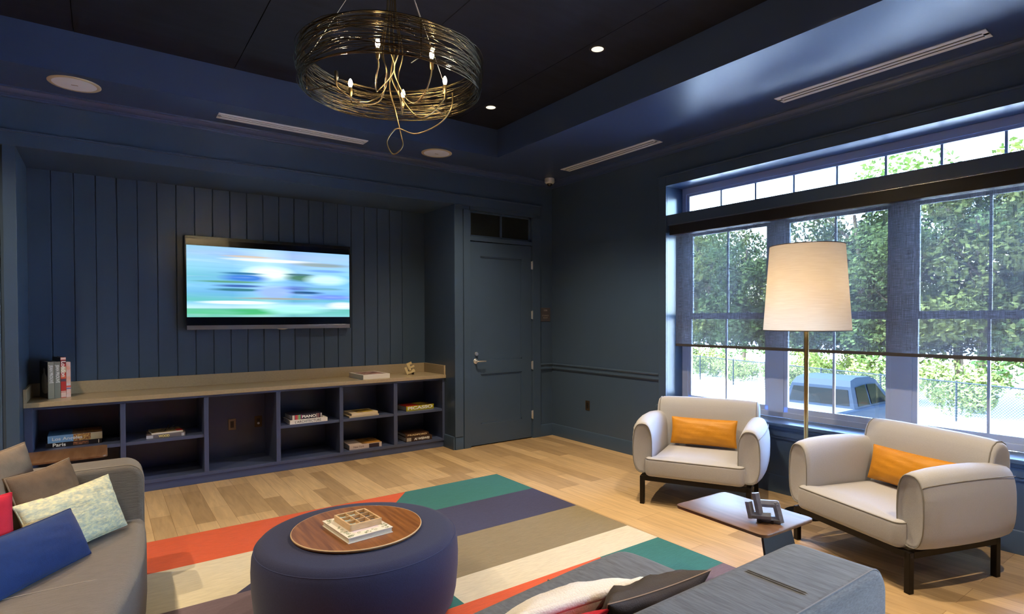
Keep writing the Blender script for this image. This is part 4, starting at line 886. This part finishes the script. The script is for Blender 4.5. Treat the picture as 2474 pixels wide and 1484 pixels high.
book('yellow and red art book with big white capitals on the shelf of the sixth bay', mat('pic_cover', lin((60, 30, 30)), .45), (-1.752, .45, ZS), math.radians(4), .365, .27, .055, G6, 'PICASSO', .048, LWH, width=.33, bold=.0018, cover_extra=pic, spine_mat=mat('pic_spine', lin((178, 170, 20)), .45))
def beads(t, L, D, T): pass
book('brown book with white capitals, lower of the pair at the bottom of the sixth bay', mat('aw_brown', lin((62, 42, 34)), .45), (-1.773, .405, ZB), math.radians(-3), .325, .27, .052, G6, 'AI WEIWEI', .036, LWH, dx=.035, width=.19, bold=.0014,
     cover_extra=lambda t, L, D, T: obj('spine_picture', box(B(), -.47*L, -.30*L, -D/2-.0026, -D/2-.002, .006, T-.006), mat('aw_pic', lin((180, 168, 150)), .5), t))
book('dark brown book with spaced tan letters on top of the pair in the sixth bay', mat('br_brown', lin((70, 44, 28)), .45), (-1.785, .425, ZB+.0522), math.radians(-2), .29, .25, .034, G6, 'BRADFORD', .024, mat('br_tan', lin((214, 190, 150)), .5), width=.24, bold=.001)

# blocky bone and black sculpture on the counter
t = thing('block_sculpture', 'bone coloured sculpture of interlocked blocks at the right end of the counter', 'sculpture', (-1.80, .50, ZK), math.radians(-24))
BONE = mat('bone_face', lin((226, 206, 158)), .45); DKS = mat('dark_side', lin((40, 26, 20)), .4)
def glyph(pts, y0, y1, ang, off):
    bm = B(); ca, sa = math.cos(ang), math.sin(ang)
    q = [(off[0]+x*ca-z*sa, off[1]+x*sa+z*ca) for x, z in pts]
    f0 = bm.faces.new([bm.verts.new((x, y0, z)) for x, z in q]); f1 = bm.faces.new([bm.verts.new((x, y1, z)) for x, z in q][::-1]); n_ = len(q)
    a, b_ = list(f0.verts), list(f1.verts)[::-1]
    for i in range(n_): bm.faces.new((a[i], a[(i+1) % n_], b_[(i+1) % n_], b_[i])).material_index = 1
    f1.material_index = 1
    return bm
obj('lower_piece', glyph([(0, 0), (.105, 0), (.105, .030), (.085, .050), (.075, .034), (.026, .034), (.026, .090), (0, .090)], -.022, .030, math.radians(20), (-.020, .000)), [BONE, DKS], t)
obj('upper_piece', glyph([(0, 0), (.028, 0), (.028, .022), (.075, .022), (.075, .046), (.030, .046), (.030, .066), (.062, .066), (.062, .094), (0, .094)], -.030, .018, math.radians(24), (.010, .046)), [BONE, DKS], t)
obj('link_block', box(B(), .0, .05, -.02, .02, .03, .07), DKS, t)
obj('foot', box(B(), .035, .062, -.012, .022, 0, .04), DKS, t)

# ------------------------------------------------------------------ chandelier
CX, CY, CZ0, CZ1, CR = -3.467, -2.915, 2.748, 2.938, .460
t = thing('chandelier', 'round chandelier of woven dark wire with glowing bulbs hanging above the pouf', 'chandelier', (CX, CY, CZ0))
WIRE = mat('black_gold_wire', (.10, .080, .050), .22, metal=1); hgt = CZ1-CZ0
rd = random.Random(11)
def strand(bm, z_mid, rad, amp, n=72, r=.0017):
    p = [rd.uniform(0, 6.28) for _ in range(4)]; k1, k2 = rd.choice((1, 2, 3)), rd.choice((3, 4, 5)); tilt = rd.uniform(-amp, amp); pts = []
    for i in range(n):
        a = 2*math.pi*i/n; z = z_mid+tilt*math.sin(a+p[0])+amp*.5*math.sin(k2*a+p[1]); rr = rad+.010*math.sin(k1*a+p[2])+.006*math.sin(5*a+p[3])
        z = min(max(z, .002), hgt-.002); pts.append((rr*math.cos(a), rr*math.sin(a), z))
    tube(bm, pts, r, 5, True)
bm = B()
for i in range(42):
    f = i/41; strand(bm, .008+f*(hgt-.016), CR+rd.uniform(-.012, .012)+.012*math.sin(f*math.pi), rd.choice((.006, .016, .03, .045)))
for z in (.002, .006, hgt-.006, hgt-.002): strand(bm, z, CR, .0005, r=.0028)
wb = obj('woven_wire_ring', bm, WIRE, t, smooth=80)
# inner spokes
bm = B()
for a in (.4, 2.5, 4.6):
    tube(bm, [(CR*math.cos(a), CR*math.sin(a), 0), (CR*math.cos(a), CR*math.sin(a), hgt)], .003, 6)
    tube(bm, [(CR*math.cos(a), CR*math.sin(a), .01), ((CR-.14)*math.cos(a), (CR-.14)*math.sin(a), .035)], .003, 6)
obj('frame_rods', bm, WIRE, t, smooth=80)
top = Vector((.0, .0, ZT-CZ0))
bm = B(); lathe(bm, [(0, ZT-CZ0), (.065, ZT-CZ0), (.065, ZT-CZ0-.02), (.05, ZT-CZ0-.028), (0, ZT-CZ0-.03)], 32); obj('ceiling_canopy', bm, WIRE, t, smooth=40)
for a in (.4, 2.5, 4.6):
    obj('suspension_wire', tube(B(), [(CR*.98*math.cos(a), CR*.98*math.sin(a), hgt), (.03*math.cos(a), .03*math.sin(a), ZT-CZ0-.028)], .0013, 5), NICKEL, t)
bp_ = [(-3.701, -3.266, 1), (-3.396, -3.315, 1), (-3.162, -3.04, 1), (-3.287, -2.684, 1), (-3.635, -2.647, 1), (-3.775, -2.84, 0)]
CABM = mat('brass_cable', (.34, .26, .14), .3, metal=1)
BG = emit('bulb_glow', (1, .74, .40), 300)
for i, (x, y, lit) in enumerate(bp_):
    bx, by = x-CX, y-CY
    k = .86 if i < 5 else .9; bx *= k; by *= k
    so_ = B(); lathe(so_, [(0, .015), (.007, .015), (.010, .03), (.010, .062), (.0085, .066), (0, .066)], 16, c=(bx, by)); sk = obj('socket', so_, CABM if lit else BLK, t, smooth=50)
    if lit:
        bm = B(); lathe(bm, [(0, .066), (.005, .066), (.009, .076), (.0115, .087), (.009, .100), (.004, .110), (0, .114)], 16, c=(bx, by)); tag(obj('bulb', bm, BG, t, smooth=80), 'glowing candle bulb')
    u = Vector((bx, by, 0)).normalized(); s = Vector((-u.y, u.x, 0)); cx_, cy_ = bx, by
    drop = (-.05, -.09, -.13, -.07, -.04, -.06)[i]; sw = rd.uniform(-.09, .09)
    ctrl = [Vector((bx, by, .015)), Vector((bx, by, -.02))-u*.01, Vector((bx, by, drop*.8))-u*.08+s*sw*.5, Vector((bx*.45, by*.45, drop))+s*sw, Vector((bx*.15, by*.15, drop*.2))+s*sw*1.2,
            Vector((bx*.12, by*.12, .10))-s*sw*.4, Vector((bx*.20, by*.20, .22)), Vector((bx*.08, by*.08, .45)), Vector((bx*.05, by*.05, ZT-CZ0-.03))]
    pts = []
    C_ = [ctrl[0]]+ctrl+[ctrl[-1]]
    for q in range(1, len(C_)-2):
        for m_ in range(8):
            f = m_/8; p0, p1, p2, p3 = C_[q-1:q+3]
            pts.append(.5*((2*p1)+(p2-p0)*f+(2*p0-5*p1+4*p2-p3)*f*f+(3*p1-p0-3*p2+p3)*f**3))
    pts.append(C_[-1]); obj('cable', tube(B(), pts, .0036, 6), CABM, t, smooth=80)
# long dangling loop below the ring
lp = [Vector(q) for q in ((.02, .0, .25), (.0, .03, .05), (.02, .0, -.10), (.04, -.02, -.22), (.045, -.03, -.29), (.004, -.003, -.333), (-.023, .017, -.271), (.0, .0, -.215), (.03, -.02, -.195), (.103, -.076, -.223), (.201, -.149, -.172), (.255, -.189, -.088), (.275, -.17, .01))]
C_ = [lp[0]]+lp+[lp[-1]]; pts = []
for q in range(1, len(C_)-2):
    for m_ in range(10):
        f = m_/10; p0, p1, p2, p3 = C_[q-1:q+3]; pts.append(.5*((2*p1)+(p2-p0)*f+(2*p0-5*p1+4*p2-p3)*f*f+(3*p1-p0-3*p2+p3)*f**3))
obj('cable', tube(B(), pts, .0036, 6), CABM, t, smooth=80)
# ------------------------------------------------------------------ outside
GZ = -1.75
gm = mat('pale_concrete', lin((206, 204, 200)), .9, var=.12, vscale=.8)
o = struct('ground', box(B(), .30, 160, -120, 170, GZ-.3, GZ), gm)
LEAF = [mat('leaf_green_%d' % i, lin(c), .6, var=.4, vscale=2.5, spec=.08) for i, c in enumerate(((86, 104, 50), (66, 86, 42), (112, 120, 60)))]
for m in LEAF:
    b = m.node_tree.nodes['Principled BSDF']; b.inputs['Transmission Weight'].default_value = 0; b.inputs['Subsurface Weight'].default_value = 0
BARK = mat('tree_bark', lin((96, 78, 60)), .9, bump=.8, bscale=30, stretch=(1, 1, .2))
def foliage(seed, n, R, H, z0, leaf):
    r = random.Random(seed); vs, fs = [], []
    cl = [(r.uniform(-.75, .75)*R, r.uniform(-.75, .75)*R, z0+r.random()*H, r.uniform(.35, .8)*R*.6) for _ in range(26)]
    for _ in range(n):
        c = r.choice(cl); d = Vector((r.gauss(0, 1), r.gauss(0, 1), r.gauss(0, .8))).normalized()*c[3]*r.uniform(.6, 1.05); p = Vector(c[:3])+d
        a = Vector((r.gauss(0, 1), r.gauss(0, 1), r.gauss(0, 1))).normalized(); b = a.orthogonal().normalized()*leaf*r.uniform(.3, .55); a = a*leaf*r.uniform(.6, 1.1)
        k = len(vs); vs += [p-a*.5, p+b*.5, p+a*.5, p-b*.5]; fs.append((k, k+1, k+2, k+3))
    me = bpy.data.meshes.new('foliage'); me.from_pydata([tuple(v) for v in vs], [], fs); return me
def trunk(seed, h, r0_):
    r = random.Random(seed); bm = B(); p = Vector((0, 0, 0)); pts = [p.copy()]
    for k in range(6): p = p+Vector((r.uniform(-.12, .12), r.uniform(-.12, .12), h/6)); pts.append(p.copy())
    tube(bm, pts, lambda f: r0_*(1-.6*f), 8)
    for k in range(7):
        b0 = pts[2+k % 4]; a = r.uniform(0, 6.28); tube(bm, [b0, b0+Vector((math.cos(a)*.6, math.sin(a)*.6, .5)), b0+Vector((math.cos(a)*1.4, math.sin(a)*1.4, 1.3))], lambda f: r0_*.4*(1-.7*f), 6)
    return bm
protos = []
for i in range(3):
    fm_ = foliage(40+i, 7500, 2.3, 5.2, 1.9, .26); fm_.materials.append(LEAF[i]); protos.append(fm_)
tm = []
for i in range(2):
    o = obj('trunk', trunk(70+i, 6.5, .14), BARK); tm.append(o.data); bpy.data.objects.remove(o)
fmesh = foliage(90, 3600, 1.2, .9, .25, .17); fmesh.materials.append(LEAF[2]); 
r = random.Random(5); spots = []
P0, P1 = Vector((21.8, 17.0)), Vector((15.3, -6.0)); dirv = (P1-P0).normalized(); nv = Vector((dirv.y, -dirv.x))
nv = nv if nv.x > 0 else -nv
words = ['at the far left of the row', 'left of the window post', 'behind the left window', 'between left and middle windows', 'above the pickup', 'right of the pickup', 'behind the middle window post', 'behind the right window', 'toward the right edge', 'at the right edge of the view', 'beyond the right edge']
for k in range(11):
    q = P0+dirv*(k*2.45-1.0)+nv*(2.0+r.uniform(0, 1.2)); spots.append((q, 0, words[k]))
for k in range(9):
    q = P0+dirv*(k*3.3-9.0 if k < 3 else k*3.1-2.5)+nv*(6.5+r.uniform(0, 1.6)); spots.append((q, 1, 'far '+words[k]))
kinds = ['mid green leafy tree', 'dark green leafy tree', 'yellow green leafy tree']
for k, (q, row, wd) in enumerate(spots):
    i = (k*2+row) % 3; s = r.uniform(.9, 1.2)*(1.25 if row else 1)
    t = thing('tree', '%s beyond the chain fence, %s' % (kinds[i], wd), 'tree', (q.x, q.y, GZ-.05), r.uniform(0, 6.28), 'trees beyond the parking lot fence'); t.scale = (s, s, s)
    a = bpy.data.objects.new('foliage', protos[i]); COL.objects.link(a); a.parent = t
    c = bpy.data.objects.new('trunk', tm[k % 2]); COL.objects.link(c); c.parent = t
for k in range(9):
    q = P0+dirv*(k*2.7)+nv*(1.3+r.uniform(0, .5)); s = r.uniform(.8, 1.3)
    t = thing('shrub', 'low yellow green shrub growing behind the chain fence, %s' % words[k], 'shrub', (q.x, q.y, GZ), r.uniform(0, 6.28), 'shrubs behind the fence'); t.scale = (s, s, s)
    a = bpy.data.objects.new('foliage', fmesh); COL.objects.link(a); a.parent = t
# chain link fence
FEN = mat('galvanised_wire', lin((26, 30, 32)), .9, spec=.05)
P0, P1 = Vector((21.3, 15.5)), Vector((15.0, -5.0)); d = (P1-P0); Lf = d.length; d.normalize()
t = thing('chain_link_fence', 'chain link fence with steel posts across the back of the parking lot', 'fence', (P0.x, P0.y, GZ), math.atan2(d.y, d.x))
bm = B(); H = 1.22; sp = .085; k = -H
while k < Lf:
    for s in (1, -1):
        x0, x1 = (k, k+H) if s > 0 else (k+H, k); z0, z1 = 0.03, H
        a = Vector((x0, 0, z0)); c = Vector((x1, 0, z1)); e = Vector((0, .0055, 0)); g = (c-a).cross(e).normalized()*.0055
        loft(bm, [[a+e, a-e*.5+g, a-e*.5-g], [c+e, c-e*.5+g, c-e*.5-g]])
    k += sp
tag(obj('chain_mesh', bm, FEN, t), kind='stuff'); obj('top_rail', cyl(B(), (0, 0, H+.01), (Lf, 0, H+.01), .021, 10), FEN, t, smooth=50)
x = 0
while x <= Lf: obj('post', cyl(B(), (x, 0.03, 0), (x, .03, H+.06), .03, 10), FEN, t, smooth=50); x += 2.6

# vehicles
def pickup(label, loc, rz, paint, suv=False):
    t = thing('pickup_truck' if not suv else 'parked_car', label, 'vehicle', loc, rz)
    PNT = mat(paint[0], lin(paint[1]), .6, spec=.03); GLS = mat('car_window', (.001, .0014, .0016), .25, spec=.04); TYR = mat('tyre', (.015, .015, .015), .8); RIM = mat('wheel_rim', (.5, .5, .52), .3, metal=1)
    # body, nose toward +x; origin below the rear of the cab
    W_ = .92
    bo_ = [(-2.05, .55), (-2.05, 1.05), (-2.0, 1.10), (-.05, 1.12), (1.85, 1.12), (3.15, 1.05), (3.35, .9), (3.38, .55), (3.2, .42), (-1.9, .42)] if not suv else [(-.35, .55), (-.30, 1.10), (.0, 1.14), (2.6, 1.12), (3.6, 1.02), (3.8, .85), (3.8, .5), (3.6, .42), (-.2, .42)]
    bm = B(); soft(bm, bo_[::-1], -W_, W_, .06, .06, 3, plane='xz'); obj('body', bm, PNT, t, smooth=40)
    if not suv:
        cab = [(0, 1.10, .86), (.10, 1.62, .72), (.22, 1.76, .66), (.55, 1.82, .64), (1.25, 1.80, .64), (1.50, 1.72, .68), (2.15, 1.10, .84)]
    else:
        cab = [(-.30, 1.10, .86), (-.10, 1.62, .72), (.05, 1.76, .66), (.55, 1.82, .64), (1.75, 1.80, .64), (2.05, 1.72, .68), (2.75, 1.10, .84)]
    bm = B(); L_ = [bm.verts.new((x, -w_, z)) for x, z, w_ in cab]; R_ = [bm.verts.new((x, w_, z)) for x, z, w_ in cab]
    for i in range(len(cab)-1): bm.faces.new((L_[i], L_[i+1], R_[i+1], R_[i]))
    bm.faces.new(L_); bm.faces.new(R_[::-1]); bm.faces.new((L_[0], R_[0], R_[-1], L_[-1]))
    cb = obj('cab', bm, PNT, t)
    def quad(nm, pts):
        bm = B(); v = [Vector(p) for p in pts]; nn = (v[1]-v[0]).cross(v[2]-v[0]).normalized(); c_ = sum(v, Vector())/len(v)
        if nn.dot(c_-Vector((1, 0, 1.3))) < 0: nn = -nn
        r1 = [q+nn*.002 for q in v]; r2 = [q+nn*.012 for q in v]; loft(bm, [r1, r2]); return obj(nm, bm, GLS, cb)
    o0 = 0 if not suv else -.25
    quad('rear_window', [(o0+.025, -.74, 1.18), (o0+.085, -.66, 1.55), (o0+.085, .66, 1.55), (o0+.025, .74, 1.18)])
    o1 = 0 if not suv else .6
    quad('windshield', [(1.56+o1, -.62, 1.66), (2.08+o1, -.76, 1.18), (2.08+o1, .76, 1.18), (1.56+o1, .62, 1.66)])
    for s in (-1, 1):
        def sd(x, z): return (x, s*(.86-(z-1.10)*.27), z)
        quad('side_window', [sd(.22, 1.17), sd(.30, 1.60), sd(.82, 1.64), sd(.82, 1.17)]); quad('side_window', [sd(.92, 1.17), sd(.92, 1.64), sd(1.38+o1, 1.62), sd(1.86+o1, 1.17)])
        bm = B(); box(bm, 1.70+o1, 1.80+o1, s*1.0-.11, s*1.0+.11, 1.16, 1.32, .03); tube(bm, [(1.76+o1, s*.86, 1.16), (1.76+o1, s*.93, 1.2)], .02, 6); obj('side_mirror', bm, PNT, t, smooth=40)
        obj('tail_light', box(B(), bo_[0][0]-.01, bo_[0][0]+.08, s*.84-.07, s*.84+.07, .75, 1.05, .01), mat('tail_red', lin((150, 30, 30)), .3), t)
        for x in ((-1.15, 2.45) if not suv else (.45, 3.0)):
            bm = B(); lathe(bm, [(.2, -.11), (.34, -.11), (.37, -.08), (.37, .08), (.34, .11), (.2, .11)], 28, cap=False); bmesh.ops.transform(bm, matrix=Matrix.Translation((x, s*.80, .371)) @ Matrix.Rotation(math.pi/2, 4, 'X'), verts=bm.verts); wl = obj('wheel', bm, TYR, t, smooth=40)
            bm = B(); lathe(bm, [(0, -.06), (.21, -.09), (.21, .09), (0, .06)], 20); bmesh.ops.transform(bm, matrix=Matrix.Translation((x, s*.80, .371)) @ Matrix.Rotation(math.pi/2, 4, 'X'), verts=bm.verts); obj('rim', bm, RIM, wl, smooth=40)
    if not suv: obj('bed_cover', box(B(), -1.98, -.06, -.86, .86, 1.11, 1.135, .01), mat('bed_cover_vinyl', lin((46, 48, 54)), .8, spec=.05), t)
    return t
pickup('dark slate pickup truck parked facing the fence outside the middle window', (9.34, 1.20, GZ), 0, ('slate_paint', (21, 27, 34)))
pickup('pale parked car cut off by the right edge of the right window', (7.05, -4.05, GZ), 0, ('pearl_paint', (60, 60, 62)), suv=True)
